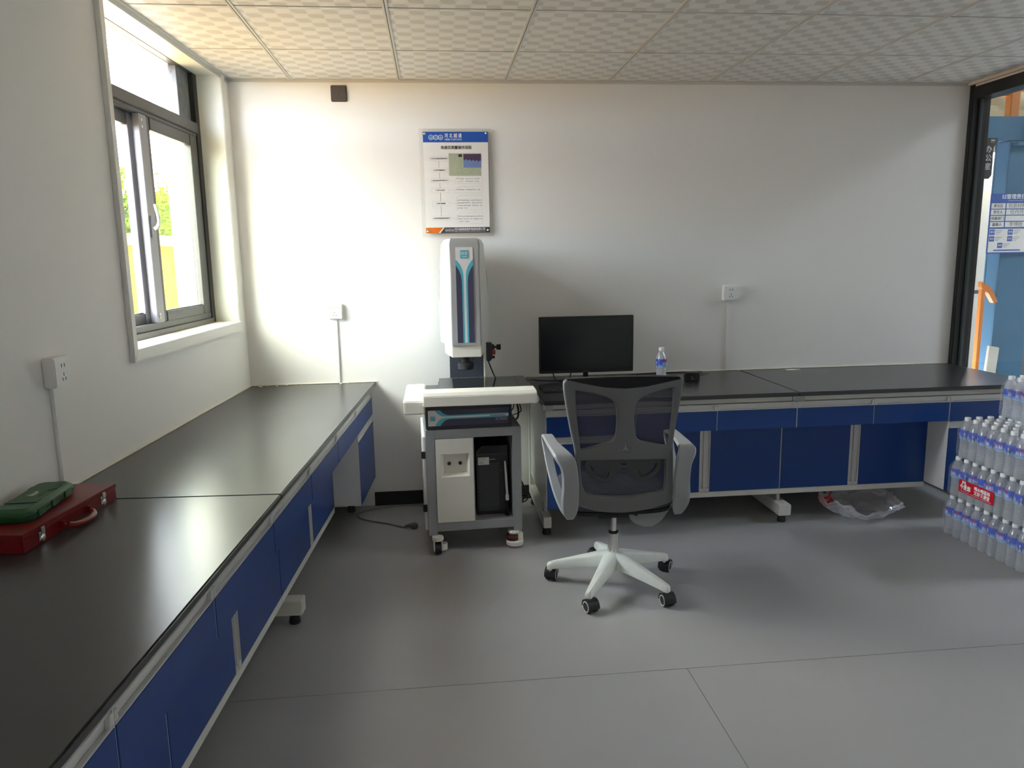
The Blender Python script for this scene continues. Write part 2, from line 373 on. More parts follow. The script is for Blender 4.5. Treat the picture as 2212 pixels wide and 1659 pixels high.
sash(0.185, 0.872, -0.142, WZ0 + 0.058, TZ0, (0.09, 0.12), (DARK, LAV, DARK), GLASSG)
sash(0.80, WT1 - 0.05, -0.180, WZ0 + 0.058, TZ0, (0.105, 0.09), (LAV, DARK, DARK), GLASS)
hb = wpart('latch', M().box(-0.130, -0.122, 0.825, 0.855, 1.61, 1.71), LAV, bevel=0.003)
wpart('latch_lever', M().tube(smooth_path([(-0.118, 0.842, 1.65), (-0.100, 0.842, 1.665), (-0.092, 0.852, 1.70), (-0.100, 0.858, 1.76)], 4), [0.009] * 6 + [0.007] * 7, 8), ALU)
for z in (2.10, 2.13, 1.26, 1.245):
    wpart('screw', M().tube([(-0.130, 0.846, z), (-0.127, 0.846, z)], 0.006, 10), ALU)
# lining, sill and casing of the window opening
LINE = mat('window_lining', (0.76, 0.77, 0.70), 0.45, var=0.05, vscale=6)
wpart('reveal', M().box(-0.125, 0.002, WT0 - 0.002, WT0 + 0.003, WZ0, WZ1), LINE, smooth=0)
wpart('reveal', M().box(-0.125, 0.002, WT1 - 0.003, WT1 + 0.002, WZ0, WZ1), LINE, smooth=0)
wpart('soffit', M().box(-0.125, 0.002, WT0, WT1, WZ1 - 0.004, WZ1 + 0.002), LINE, smooth=0)
wpart('sill', M().box(-0.118, 0.002, WT0, WT1, WZ0 - 0.004, WZ0 + 0.002), mat('stained_sill', (0.76, 0.70, 0.58), 0.5, var=0.25, vscale=7), smooth=0)
wpart('casing', M().prism([(WT0 - 0.055, WZ0 - 0.05), (WT1 + 0.035, WZ0 - 0.05), (WT1, WZ0), (WT0, WZ0)], 'x', 0, 0.020), WHITE, bevel=0.002)
wpart('casing', M().prism([(WT1 + 0.035, WZ0 - 0.05), (WT1 + 0.035, H), (WT1, H), (WT1, WZ0)], 'x', 0, 0.020), WHITE, bevel=0.002)
wpart('casing', M().prism([(WT0 - 0.055, WZ0 - 0.05), (WT0 - 0.055, H), (WT0, H), (WT0, WZ0)], 'x', 0, 0.006), WHITE, bevel=0.002)

# ------------------------------------------------------------------ glazed partition on the right
wr = M().box(WX, WX + 0.12, -0.035, 0.0, 0, H + 0.25).box(WX, WX + 0.12, YF, -0.035, 2.392, 2.462).box(WX, WX + 0.12, YF, -0.035, 0, 0.10)
for y in (-2.2, -4.3): wr.box(WX, WX + 0.12, y - 0.03, y + 0.03, 0.10, 2.392)
pr = struct('wall_right', wr, FRAMEB, 'black framed glass partition beside the right bench', bevel=0.003)
for y0, y1 in ((-2.17, -0.035), (-4.27, -2.23), (YF, -4.33)):
    M().box(WX + 0.05, WX + 0.058, y0, y1, 0.10, 2.392).build('pane', GLASS, pr, smooth=0)
M().box(WX + 0.044, WX + 0.064, -0.050, -0.035, 0.1, 2.392).build('glazing_bead', mat('bead', (0.05, 0.06, 0.065), 0.3), pr, bevel=0.002)
M().box(WX + 0.01, WX + 0.14, YF, 0.0, 2.462, H + 0.25).build('head_panel', WALL, pr, smooth=0)
struct('trim_3', M().box(WX - 0.016, WX, YF, 0, H - 0.016, H + 0.004), mat('beige_trim', (0.72, 0.62, 0.52), 0.5), 'thin beige trim above the glass partition')

# ------------------------------------------------------------------ benches
def handle_h(x0, x1, z0, z1):
    h = M().box(x0, x1, 0.011, 0.018, z0, z1).box(x0, x1, 0.0, 0.011, z0, z0 + 0.005).box(x0, x1, 0.004, 0.011, z1 - 0.005, z1)
    c = min(0.03, z1 - z0)
    h.prism([(x0, z0 + 0.005), (x0 + 0.016, z0 + 0.005), (x0 + 0.012, z1 - 0.005), (x0, z1 - 0.005)], 'y', 0.001, 0.011)
    h.prism([(x1, z0 + 0.005), (x1, z1 - 0.005), (x1 - 0.012, z1 - 0.005), (x1 - 0.016, z0 + 0.005)], 'y', 0.001, 0.011)
    return h
def handle_v(x0, x1, z0, z1, y, edge):
    h = M().box(x0, x1, y + 0.011, y + 0.018, z0, z1).box(x0, x0 + 0.005, y, y + 0.011, z0, z1).box(x1 - 0.005, x1, y, y + 0.011, z0, z1)
    return h.box(x0 + 0.005, x1 - 0.005, y + 0.001, y + 0.011, z0, z0 + 0.02).box(x0 + 0.005, x1 - 0.005, y + 0.001, y + 0.011, z1 - 0.02, z1)
ZB, ZH0, ZH1, ZD0 = 0.185, 0.680, 0.714, 0.575
def drawer(parent, x0, x1, zb, z0, z1, zh1):
    d = M().box(x0, x1, 0, 0.018, z0 - zb, z1 - zb).build('drawer', BLUE, parent, bevel=0.0012)
    handle_h(x0, x1, z1 - zb, zh1 - zb).build('drawer_handle', ALU, d, bevel=0.001)
def pedestal(fr, x0, x1, yf, label, group, depth=0.66):
    t = thing('drawer_pedestal', label, 'cabinet', fr.p(x0, yf, ZB), fr.rz, group); w = x1 - x0
    M().box(0.001, w - 0.001, 0.018, depth, 0, 0.528).box(0, 0.0018, 0.001, 0.018, 0, 0.528).box(w - 0.0018, w, 0.001, 0.018, 0, 0.528).build('body', WHITE, t, smooth=0)
    drawer(t, 0.002, w - 0.002, ZB, ZD0, ZH0, ZH1)
    drawer(t, 0.002, w - 0.002, ZB, ZB, 0.534, 0.571)
    return t
def cabinet(fr, x0, x1, yf, rec, label, group, depth=0.66):
    t = thing('base_cabinet', label, 'cabinet', fr.p(x0, yf, ZB), fr.rz, group); w = x1 - x0; h = w / 2
    M().box(0.001, w - 0.001, 0.018, depth, ZD0 - ZB - 0.004, 0.528).box(0.001, w - 0.001, rec + 0.018, depth, 0, ZD0 - ZB - 0.004).box(h - 0.0015, h + 0.0015, 0.002, 0.018, ZD0 - ZB, 0.528).box(h - 0.0015, h + 0.0015, rec + 0.002, rec + 0.018, 0, ZD0 - ZB - 0.006).box(0, 0.0018, 0.002, 0.018, ZD0 - ZB, 0.528).box(w - 0.0018, w, 0.002, 0.018, ZD0 - ZB, 0.528).box(0, 0.0018, rec + 0.002, rec + 0.018, 0, 0.38).box(w - 0.0018, w, rec + 0.002, rec + 0.018, 0, 0.38).build('body', WHITE, t, smooth=0)
    M().box(0.0, w, rec, rec + 0.03, -0.032, -0.002).build('base_rail', STEELW, t, bevel=0.002)
    for a, b in ((0.002, h - 0.002), (h + 0.002, w - 0.002)): drawer(t, a, b, ZB, ZD0, ZH0, ZH1)
    for a, b, s in ((0.002, h - 0.030, 1), (h + 0.030, w - 0.002, -1)):
        d = M().box(a, b, rec, rec + 0.018, 0, ZD0 - ZB - 0.006).build('door', BLUE, t, bevel=0.0012)
        ha, hb_ = (h - 0.030, h - 0.002) if s > 0 else (h + 0.002, h + 0.030)
        handle_v(ha, hb_, 0, ZD0 - ZB - 0.006, rec, s).build('door_handle', ALU, d, bevel=0.001)
    return t
def bench_frame(fr, x0, x1, yf, beams, label):
    t = thing('bench_frame', label, 'frame', fr.p(x0, yf, 0), fr.rz)
    L_ = x1 - x0
    M().box(0.0, L_, 0.012, 0.042, ZH1 + 0.003, HC - 0.022).build('apron_rail', STEELW, t, bevel=0.002)
    M().box(0.0, L_, -yf - 0.07, -yf - 0.03, ZH1 + 0.003, HC - 0.022).build('apron_rail', STEELW, t, bevel=0.002)
    for bx, bw in beams:
        a, b = bx - x0 - bw / 2, bx - x0 + bw / 2
        M().box(a, b, 0.10, -yf - 0.02, 0.045, 0.108).build('foot_beam', STEELW, t, bevel=0.003)
        M().box(a, b, -yf - 0.075, -yf - 0.02, 0.108, ZH1).build('post', STEELW, t, bevel=0.003)
        M().box(a, b, 0.004, 0.06, ZH1 + 0.001, HC - 0.022).build('joint_block', GREYL, t, bevel=0.002)
        for fy in (0.14, -yf - 0.12):
            M().lathe([(0.022, 0.0), (0.024, 0.006), (0.020, 0.03), (0.014, 0.046)], 16, ((a + b) / 2, fy, 0)).build('foot_pad', RUBBER, t)
        M().lathe([(0.012, 0.108), (0.012, 0.155)], 10, ((a + b) / 2, 0.20, 0)).build('strut_bolt', GREYL, t)
    return t
def worktop(fr, x0, x1, y0, y1, label):
    o = M().box(0, x1 - x0, y0 - y1, 0, 0, 0.022).build('worktop', TOP, None, fr.p(x0, y1, HC - 0.022), (0, 0, fr.rz), bevel=0.004)
    return tag(o, label, 'worktop')
# right bench
RY = -0.765; GR1 = 'cabinets under the right bench'; GL1 = 'cabinets under the left bench'
worktop(FR, 1.630, 2.985, -0.795, -0.002, 'black worktop slab carrying the monitor and keyboard')
worktop(FR, 2.987, 4.384, -0.795, -0.002, 'black bare worktop slab ending at the glass partition')
pedestal(FR, 1.645, 2.116, RY, 'blue two-drawer pedestal behind the office chair', GR1)
cabinet(FR, 2.118, 2.993, RY, 0.165, 'blue two-door cabinet half hidden by the office chair', GR1)
cabinet(FR, 2.995, 3.860, RY, 0.165, 'blue two-door cabinet above the crumpled plastic bag', GR1)
pedestal(FR, 3.862, 4.30, RY, 'blue two-drawer pedestal behind the stacked water bottles', GR1)
bench_frame(FR, 1.632, 4.38, RY, ((1.664, 0.042), (3.002, 0.070), (4.345, 0.05)), 'white steel frame with feet carrying the right bench')
# left bench
LD = 0.726; LYF = -0.700
def lx(t): return -t
worktop(FL, lx(2.103), lx(-0.040), -LD, -0.002, 'far black worktop slab below the window, white debris on it')
worktop(FL, lx(4.30), lx(2.105), -LD, -0.002, 'near black worktop slab holding the red and green cases')
pedestal(FL, lx(0.508), lx(-0.036), LYF, 'blue two-drawer pedestal at the far end of the left bench', GL1, 0.60)
for a, b, lab in ((0.510, 1.590, 'far blue two-door cabinet next to the left pedestal'), (1.592, 2.650, 'middle blue two-door cabinet above the left bench foot'), (2.652, 3.66, 'nearest blue two-door cabinet in the lower left foreground')):
    cabinet(FL, lx(b), lx(a), LYF, 0.145, lab, GL1, 0.60)
bench_frame(FL, lx(4.25), lx(0.0), LYF, ((lx(0.06), 0.06), (lx(1.445), 0.068), (lx(2.78), 0.06), (lx(4.15), 0.06)), 'white steel frame with feet carrying the left bench')
# sealant and plaster crumbs
tag(M().box(0.0, 0.74, -0.009, 0, HC, HC + 0.006).build('sealant_bead', CAULK, None, bevel=0.002), 'cream sealant bead between left worktop and back wall', 'sealant')
tag(inL(M().box(0.0, 0.009, 0.0, 4.3, HC, HC + 0.007)).build('sealant_bead', CAULK, None, bevel=0.002), 'cream sealant bead between left worktop and window wall', 'sealant')
tag(M().box(1.64, 4.38, -0.009, 0, HC, HC + 0.006).build('sealant_bead', CAULK, None, bevel=0.002), 'cream sealant bead between right worktop and back wall', 'sealant')
for k, (x, y, s) in enumerate(sorted(((0.07, -0.06, 1.6), (0.10, -0.035, 0.8), (0.155, -0.03, 1.0), (0.165, -0.05, 0.6), (0.21, -0.025, 1.1), (0.30, -0.045, 0.8), (0.47, -0.03, 0.7), (0.53, -0.035, 1.3), (0.565, -0.02, 0.8), (0.055, -0.03, 0.7)))):
    m3 = M(); rg = random.Random(k)
    pts = [(math.cos(a) * 0.008 * s * rg.uniform(.5, 1.3), math.sin(a) * 0.006 * s * rg.uniform(.5, 1.3)) for a in [i * PI / 4 for i in range(8)]]
    m3.prism(pts, 'z', 0, 0.004 * s)
    c = m3.build('plaster_crumb', mat('plaster', (0.85, 0.84, 0.80), 0.7), None, (x, y, HC), bevel=0.001, seg=1)
    tag(c, '%s white plaster crumb from the left along the worktop back edge' % ('first', 'second', 'third', 'fourth', 'fifth', 'sixth', 'seventh', 'eighth', 'ninth', 'tenth')[k], 'debris', 'plaster crumbs on the left worktop')
tag(M().box(3.27, 3.335, -0.075, -0.035, HC, HC + 0.0015).box(3.35, 3.362, -0.06, -0.03, HC, HC + 0.0012).build('paper_slip', PAPER, None), 'small white paper slip on the right worktop', 'paper')

# ------------------------------------------------------------------ sockets
SOCK = mat('socket_white', (0.82, 0.82, 0.80), 0.3)
def socket(fr, x, z, y, sz, depth, label, cond_z=None, m=SOCK, two=True, cdx=0.0):
    t = thing('wall_socket', label, 'socket', fr.p(x, y, z), fr.rz)
    h = sz / 2
    M().box(-h, h, -depth, 0, -h, h).build('face_plate', m, t, bevel=0.004)
    s = M()
    if two:
        for dx in (-0.008, 0.008): s.box(dx - 0.0015, dx + 0.0015, -depth - 0.0006, -depth, 0.014, 0.026)
    s.box(-0.0013, 0.0013, -depth - 0.0006, -depth, -0.014, -0.003)
    for sg in (-1, 1): s.prism([(sg * 0.005, -0.028), (sg * 0.0075, -0.029), (sg * 0.011, -0.019), (sg * 0.0085, -0.018)], 'y', -depth - 0.0006, -depth)
    s.build('slots', BLACKM, t, smooth=0)
    if cond_z is not None:
        M().box(cdx - 0.011, cdx + 0.011, -0.012, 0, cond_z - z, -h).build('conduit', SOCK, t, bevel=0.003)
    return t
socket(FR, 0.601, 2.414, 0, 0.088, 0.012, 'dark brown three-pin socket high on the back wall', None, mat('socket_dark', (0.075, 0.062, 0.055), 0.4), False)
s1 = socket(FR, 0.513, 1.200, 0, 0.090, 0.034, 'dirty white socket on the back wall above the left bench', HC)
M().box(-0.03, 0.035, -0.0352, -0.034, 0.012, 0.026).build('dirt_smear', mat('dirt', (0.55, 0.48, 0.40), 0.8, var=0.4, vscale=60), s1, smooth=0)
socket(FR, 2.905, 1.255, 0, 0.092, 0.034, 'white socket on the back wall right of the monitor', HC)
socket(FL, -1.998, 1.162, 0, 0.094, 0.040, 'white socket below and left of the window', HC, cdx=-0.012)

# ------------------------------------------------------------------ outside the window
OUT = {'wall': mat('yellow_render', (0.42, 0.19, 0.012), 0.8, spec=0.0, var=0.06, vscale=1.0), 'cap': mat('cap_render', (0.40, 0.20, 0.05), 0.8, spec=0.0, var=0.1, vscale=6), 'band': mat('orange_band', (0.36, 0.10, 0.008), 0.8, spec=0.0)}
gr = inL(M().box(-60, -0.26, -60, 40, -0.2, 0.02)); g_ = gr.build('ground', mat('paving', (0.22, 0.15, 0.07), 0.9, spec=0.0, var=0.15, vscale=0.8), None, smooth=0); g_['kind'] = 'structure'; g_['label'] = 'paved yard outside the window'
bw = thing('boundary_wall', 'yellow rendered boundary wall outside the window', 'wall', Lp(-8.2, -17, 0.02), ROTL)
_bi = (Matrix.Translation(Lp(-8.2, -17, 0.02)) @ Matrix.Rotation(ROTL, 4, 'Z')).inverted()
def bpart(name, m3, m, **kw):
    m3.v = [tuple(_bi @ Lp(*p)) for p in m3.v]; return m3.build(name, m, bw, **kw)
bpart('wall_body', M().box(-8.45, -8.2, -45, 12, 0.02, 1.82), OUT['wall'])
bpart('band', M().box(-8.47, -8.17, -45, 12, 1.82, 1.96), OUT['band'])
bpart('coping', M().prism([(-8.62, 1.96), (-8.02, 1.96), (-8.02, 2.05), (-8.32, 2.30), (-8.62, 2.05)], 'y', -45, 12), OUT['cap'])
fin = inL(M().box(-0.415, -0.245, -1.2, -0.10, -0.2, 4.2)).build('building_pier', mat('pier_render', (0.45, 0.47, 0.40), 0.7, spec=0.0), None); tag(fin, 'pale exterior pier seen through the window', 'pier')
par = inL(M().box(-2.6, -2.3, -7.5, -2.0, 0.02, 0.78).box(-2.65, -2.25, -7.5, -2.0, 0.78, 0.86)).build('low_parapet', mat('parapet_white', (0.7, 0.7, 0.68), 0.7, spec=0.0), None, bevel=0.01); tag(par, 'low white parapet just outside the window', 'parapet')
post = inL(M().box(-2.45, -2.41, -4.3, -4.26, 0.86, 0.98)).build('parapet_post', mat('green_post', (0.2, 0.3, 0.2), 0.6), None); tag(post, 'small green post on the white parapet outside', 'post')
LEAF = mat('leaf', (0.050, 0.085, 0.004), 0.6, spec=0.0, var=0.5, vscale=1.2); BARK = mat('bark', (0.12, 0.09, 0.06), 0.9)
def tree(u, t, h, r, seed, label):
    rg = random.Random(seed); b = Lp(u, t, 0.02)
    tr = thing('tree', label, 'tree', b, 0, 'trees beyond the boundary wall')
    M().tube([(0, 0, 0), (0.05, 0.03, h * .4), (0, 0.1, h * .75)], [0.16, 0.12, 0.05], 8).build('trunk', BARK, tr)
    m3 = M()
    blobs = [(rg.uniform(-r, r) * .7, rg.uniform(-r, r) * .7, h * rg.uniform(.45, .92), r * rg.uniform(.35, .6)) for _ in range(16)]
    for bx, by, bz, br in blobs:
        for _ in range(420):
            d = Vector((rg.gauss(0, 1), rg.gauss(0, 1), rg.gauss(0, 1))).normalized() * br * rg.uniform(.6, 1.05)
            c = Vector((bx, by, bz)) + d; a = Vector((rg.gauss(0, 1), rg.gauss(0, 1), rg.gauss(0, 1))).normalized(); e = a.orthogonal().normalized(); s_ = rg.uniform(.07, .15)
            m3.poly([c - a * s_, c + e * s_ * .5, c + a * s_, c - e * s_ * .5])
    m3.build('crown', LEAF, tr, smooth=0, recalc=False)
for k, (u, t, h, r, lab) in enumerate(((-12.5, -25.5, 4.5, 2.1, 'bright green tree beyond the yellow wall, leftmost in the window'), (-13.5, -31.5, 4.7, 2.2, 'bright green tree beyond the yellow wall, middle of the row'), (-13.0, -37.5, 4.6, 2.3, 'green tree behind the tinted pane beside the pier'))):
    tree(u, t, h, r, 40 + k, lab)

# ------------------------------------------------------------------ factory hall beyond the glass
HB = mat('hall_blue_steel', (0.045, 0.15, 0.27), 0.5, var=0.12, vscale=5); HO = mat('hall_orange', (0.70, 0.22, 0.03), 0.5, var=0.08, vscale=6)
hf = struct('hall_floor', M().box(4.75, 11.0, -9.0, 3.2, -0.12, 0.0), mat('hall_concrete', (0.32, 0.32, 0.31), 0.6, var=0.1, vscale=1.5))
hw = struct('wall_hall', M().box(4.42, 11.0, 3.0, 3.2, -0.12, 1.02).box(4.42, 11.0, 3.0, 3.2, 1.06, 2.42), mat('hall_panel', (0.50, 0.51, 0.50), 0.55, var=0.05, vscale=2), 'grey panelled hall wall behind the glass')
M().box(4.42, 11.0, 3.02, 3.18, 1.02, 1.06).build('panel_joint', mat('joint_dark', (0.10, 0.11, 0.13), 0.6), hw, smooth=0)
for x in (7.35, 8.6): M().box(x, x + 0.12, 2.94, 3.0, 0, 2.42).build('panel_post', mat('joint_dark', (0.1, 0.11, 0.13), 0.6), hw, smooth=0)
def crump(u, v):
    x, z = 4.4 + 6.6 * u, 2.42 + 2.2 * v
    return (x, 3.0 - 0.45 + 0.5 * abs(noise.noise(Vector((x * 1.1, z * 3.2, 3.0)))) - 0.05 * noise.noise(Vector((x * 4, z * 12, 1.0))), z)
M().grid(crump, 90, 40).build('insulation_blanket', mat('insulation', (0.62, 0.54, 0.38), 0.5, var=0.1, vscale=5), hw)
struct('wall_hall_end', M().box(4.42, 11.1, -9.2, -9.0, -0.12, 6.0), mat('hall_panel', (0.5, 0.51, 0.5), 0.55))
struct('wall_hall_west', M().box(4.42, 4.52, -9.2, YF - 0.2, -0.12, 4.6).box(4.42, 4.52, YF - 0.2, 0.10, H + 0.25, 4.6).box(4.38, 4.44, 0.10, 3.2, -0.12, 4.6), mat('hall_panel', (0.5, 0.51, 0.5), 0.55))
struct('wall_hall_side', M().box(10.9, 11.1, -9.0, 3.2, -0.12, 6.0), mat('hall_panel', (0.5, 0.51, 0.5), 0.55))
struct('hall_roof', M().box(4.42, 11.1, -9.0, -3.0, 4.6, 4.8).box(4.42, 11.1, -1.4, 3.2, 4.6, 4.8).box(4.42, 8.0, -3.0, -1.4, 4.6, 4.8).box(10.6, 11.1, -3.0, -1.4, 4.6, 4.8), mat('hall_panel', (0.5, 0.51, 0.5), 0.55))  # gap in the roof is an unseen skylight, added to light hall and room
cl = thing('hall_column', 'blue steel column with bolted beam behind the glass partition', 'column', (5.17, 0.53, 0))
M().box(-0.12, 0.13, -0.07, -0.055, 0, 2.22).build('flange', HB, cl, bevel=0.002)
M().box(-0.12, 0.13, 0.055, 0.07, 0, 2.22).build('flange', HB, cl, bevel=0.002)
M().box(-0.118, -0.106, -0.055, 0.055, 0, 2.22).build('web', HB, cl, bevel=0.002)
M().box(-0.42, 0.04, -0.05, 0.07, 2.225, 2.385).build('beam', HB, cl, bevel=0.002)
ep = M().box(0.04, 0.055, -0.09, 0.10, 2.20, 2.40).build('end_plate', HB, cl, bevel=0.002)
M().box(0.055, 0.9, -0.05, 0.07, 2.225, 2.385).build('beam', HB, cl, bevel=0.002)
for z in (2.25, 2.30, 2.35): M().tube([(0.055, -0.075, z), (0.085, -0.075, z)], 0.013, 6).build('bolt', BLACKM, ep)
M().box(-0.10, 0.20, -0.12, 0.10, 2.19, 2.205).build('cap_plate', HB, cl, bevel=0.002)
op = thing('hall_post', 'orange steel post above the blue beam', 'post', (5.17, 0.62, 2.385))
M().box(-0.035, 0.030, -0.03, 0.03, 0, 1.9).build('post', HO, op, bevel=0.003)
M().box(-0.6, -0.035, 0.0, 0.03, 0.16, 0.185).build('rail', HO, op, bevel=0.002)
M().box(0.03, 0.9, 0.0, 0.03, 0.19, 0.215).build('rail', HO, op, bevel=0.002)
rl = thing('hall_handrail', 'orange stair handrail behind the glass partition', 'handrail', (4.955, 0.47, 0))
M().box(-0.022, 0.004, -0.02, 0.02, 0, 1.235).build('post', HO, rl, bevel=0.003)
M().prism([(-0.03, 1.225), (0.03, 1.185), (0.075, 1.115), (0.105, 1.125), (0.045, 1.225), (-0.03, 1.268)], 'y', -0.022, 0.022).build('rail', HO, rl, bevel=0.003)
bd = M().prism([(0, 0), (0.075, 0), (0.125, 0.80), (0.05, 0.815)], 'y', 0, 0.03).build('timber_board', mat('pale_board', (0.62, 0.60, 0.52), 0.7, var=0.1, vscale=8), None, (4.96, 0.425, 0.0), bevel=0.003); tag(bd, 'pale board leaning against the blue column', 'board')
# notice board on the column
NB = mat('notice_blue', (0.04, 0.11, 0.42), 0.4); INK = mat('ink', (0.03, 0.03, 0.035), 0.6); WINK = mat('white_ink', (0.85, 0.86, 0.88), 0.5); BINK = mat('blue_ink', (0.05, 0.13, 0.45), 0.5)
nb = thing('notice_board', 'blue and white 5S notice on the blue column', 'notice', (4.925, 0.44, 1.462)); NW, NH_ = 0.355, 0.405
M().box(0, NW, -0.006, 0, 0, NH_).build('board', NB, nb, bevel=0.001)
text('title', '5S管理责任区', 0.036, FRONT(NW / 2 + 0.01, -0.0066, 0.383), WINK, nb, 0.001)
M().box(0.13, 0.24, -0.0066, -0.006, 0.357, 0.359).build('title_rule', WINK, nb, smooth=0)
for i, (a, b) in enumerate((('责任区', '包装材料'), ('责任人', '任丹丹'), ('所属部门', ''), ('监督人', '李博枝'))):
    z = 0.322 - i * 0.042
    f = M().box(0.008, 0.112, -0.0066, -0.006, z - 0.017, z + 0.019).box(0.12, NW - 0.008, -0.0066, -0.006, z - 0.017, z + 0.019).build('field', PAPER, nb, bevel=0.0002)
    text('field_text', a, 0.024, FRONT(0.06, -0.0072, z), INK, f)
    if b: text('handwriting', b, 0.034, FRONT(0.20, -0.0072, z), mat('pencil', (0.22, 0.22, 0.22), 0.7), f, -0.0006)
f = M().box(0.008, NW - 0.008, -0.0066, -0.006, 0.008, 0.168).build('field', PAPER, nb, smooth=0)
for i, (x, z, s_) in enumerate(((0.030, 0.145, '整理'), (0.165, 0.145, '整顿'), (0.030, 0.100, '清扫'), (0.165, 0.100, '清洁'), (0.095, 0.055, '素养'))):
    q = M().box(x - 0.019, x + 0.019, -0.0074, -0.0066, z - 0.018, z + 0.018).build('icon', BINK, f, bevel=0.0003)
    text('icon_text', s_, 0.015, FRONT(x, -0.0080, z), WINK, f)
    ln = M()
    for k in range(3): ln.box(x + 0.026, x + 0.075 - 0.012 * k, -0.0072, -0.0066, z + 0.010 - 0.011 * k, z + 0.012 - 0.011 * k)
    ln.build('print_lines', INK, f, smooth=0)
M().box(0.05, 0.25, -0.0072, -0.0066, 0.017, 0.026).build('print_line', BINK, f, smooth=0)
sg = thing('door_sign', 'dark flag sign with vertical lettering outside the glass', 'sign', (4.505, 0.0, 1.925))
M().prism([(0, 0), (0.045, 0), (0.062, 0.02), (0.062, 0.19), (0.085, 0.215), (0.085, 0.245), (0, 0.245)], 'y', -0.012, 0).build('plate', mat('sign_dark', (0.045, 0.04, 0.035), 0.4), sg, bevel=0.001)
for i, ch in enumerate('办公室'): text('letter', ch, 0.044, FRONT(0.030, -0.0125, 0.175 - 0.052 * i), WINK, sg, 0.0008)
M().box(0.040, 0.050, -0.0127, -0.012, 0.226, 0.234).box(0.053, 0.063, -0.0127, -0.012, 0.226, 0.234).box(0.038, 0.064, -0.0127, -0.012, 0.218, 0.2195).build('logo_mark', WINK, sg, smooth=0)

# ------------------------------------------------------------------ measuring machine
CY = mat('cyan_print', (0.10, 0.50, 0.60), 0.4); NAVY = mat('navy_print', (0.055, 0.05, 0.10), 0.4); GRANITE = mat('granite', (0.05, 0.055, 0.075), 0.4, var=0.5, vscale=150)
GL_ = Matrix.Rotation(R(3.0), 4, 'Z')
mc = thing('measuring_machine', 'tall grey and white optical measuring machine on a wheeled cabinet', 'machine', (1.27, -0.80, 0), R(2.2))
# local coordinates: origin under the middle of the cabinet front
def decal(parent, x0, x1, z0, z1, y, vertical):
    """white panel with navy fields and cyan curved bands"""
    base = M().box(x0, x1, y - 0.0008, y, z0, z1).build('decal', PAPER, parent, smooth=0)
    if vertical:
        cx = (x0 + x1) / 2; hw_ = (x1 - x0) / 2; top = z1 - 0.25 * (z1 - z0) * 0.50
        for s in (-1, 1):
            def curve(off, drop):
                return [(cx + s * (0.006 + off), z0)] + [(cx + s * (0.006 + off + (hw_ - 0.006 - off) * (k / 10.0) ** 2.4), top - 0.10 + drop + 0.10 * (k / 10.0) ** 0.9) for k in range(0, 11)]
            a = curve(0.0, 0.0)
            M().prism(a + [(cx + s * hw_, z0)], 'y', y - 0.0014, y - 0.0008).build('cyan_band', CY, base, smooth=0)
            b = curve(0.009, -0.030)
            M().prism(b + [(cx + s * hw_, z0)], 'y', y - 0.0020, y - 0.0014).build('navy_field', NAVY, base, smooth=0)
    else:
        cz = (z0 + z1) / 2 + 0.004; hh = (z1 - z0) / 2
        for s in (-1, 1):
            lim = z1 if s > 0 else z0
            def curve(off, sh):
                st = x0 + 0.035 + sh
                return [(x1, cz + s * (0.004 + off))] + [(st + 0.055 - 0.055 * (k / 10.0) ** 0.9, cz + s * (0.004 + off) + (lim - cz - s * (0.004 + off)) * (k / 10.0) ** 2.4) for k in range(0, 11)]
            M().prism(curve(0, 0) + [(x1, lim)], 'y', y - 0.0014, y - 0.0008).build('cyan_band', CY, base, smooth=0)
            M().prism(curve(0.006, 0.026) + [(x1, lim)], 'y', y - 0.0020, y - 0.0014).build('navy_field', NAVY, base, smooth=0)
    return base
CW = 0.242
# cabinet shell
cb = M().box(-CW, -CW + 0.045, 0, 0.50, 0.093, 0.646).box(CW - 0.045, CW, 0, 0.50, 0.093, 0.646).box(-CW + 0.045, CW - 0.045, 0, 0.50, 0.600, 0.646)
cb.box(-CW + 0.045, CW - 0.045, 0, 0.50, 0.112, 0.158).box(-CW + 0.045, CW - 0.045, 0.485, 0.50, 0.158, 0.600)
cab = cb.build('cabinet', GREY, mc, bevel=0.002)
M().box(-CW + 0.045, -0.002, 0.10, 0.11, 0.158, 0.6).build('divider', BLACKM, cab, smooth=0)
M().box(-0.004, 0.0, 0.004, 0.485, 0.158, 0.6).build('divider', GREY, cab, smooth=0)
M().box(-CW - 0.016, -CW, 0.02, 0.50, 0.115, 0.61).build('side_panel', WHITE, cab, bevel=0.004)
for z in (0.22, 0.50): M().box(-CW - 0.024, -CW - 0.004, 0.005, 0.022, z, z + 0.035).build('hinge', BLACKM, cab, bevel=0.002)
# left door with square well and two buttons
dr = M(); DX0, DX1, DZ0, DZ1 = -CW + 0.047, -0.005, 0.160, 0.598
WX0, WX1, WZa, WZb = -0.170, -0.025, 0.400, 0.520
dr.box(DX0, WX0, -0.002, 0.012, DZ0, DZ1).box(WX1, DX1, -0.002, 0.012, DZ0, DZ1).box(WX0, WX1, -0.002, 0.012, DZ0, WZa).box(WX0, WX1, -0.002, 0.012, WZb, DZ1)
door = dr.build('door', CREAM, cab, smooth=0)
i_ = 0.016; wv = [(WX0, -0.002, WZa), (WX1, -0.002, WZa), (WX1, -0.002, WZb), (WX0, -0.002, WZb)]; wi = [(WX0 + i_, 0.028, WZa + i_), (WX1 - i_, 0.028, WZa + i_), (WX1 - i_, 0.028, WZb - i_ * .6), (WX0 + i_, 0.028, WZb - i_ * .6)]
wl_ = M(); 
for k in range(4): wl_.poly([wv[k], wv[(k + 1) % 4], wi[(k + 1) % 4], wi[k]])
wl_.poly(wi); wl_.build('well', CREAM, door, smooth=0, recalc=False)
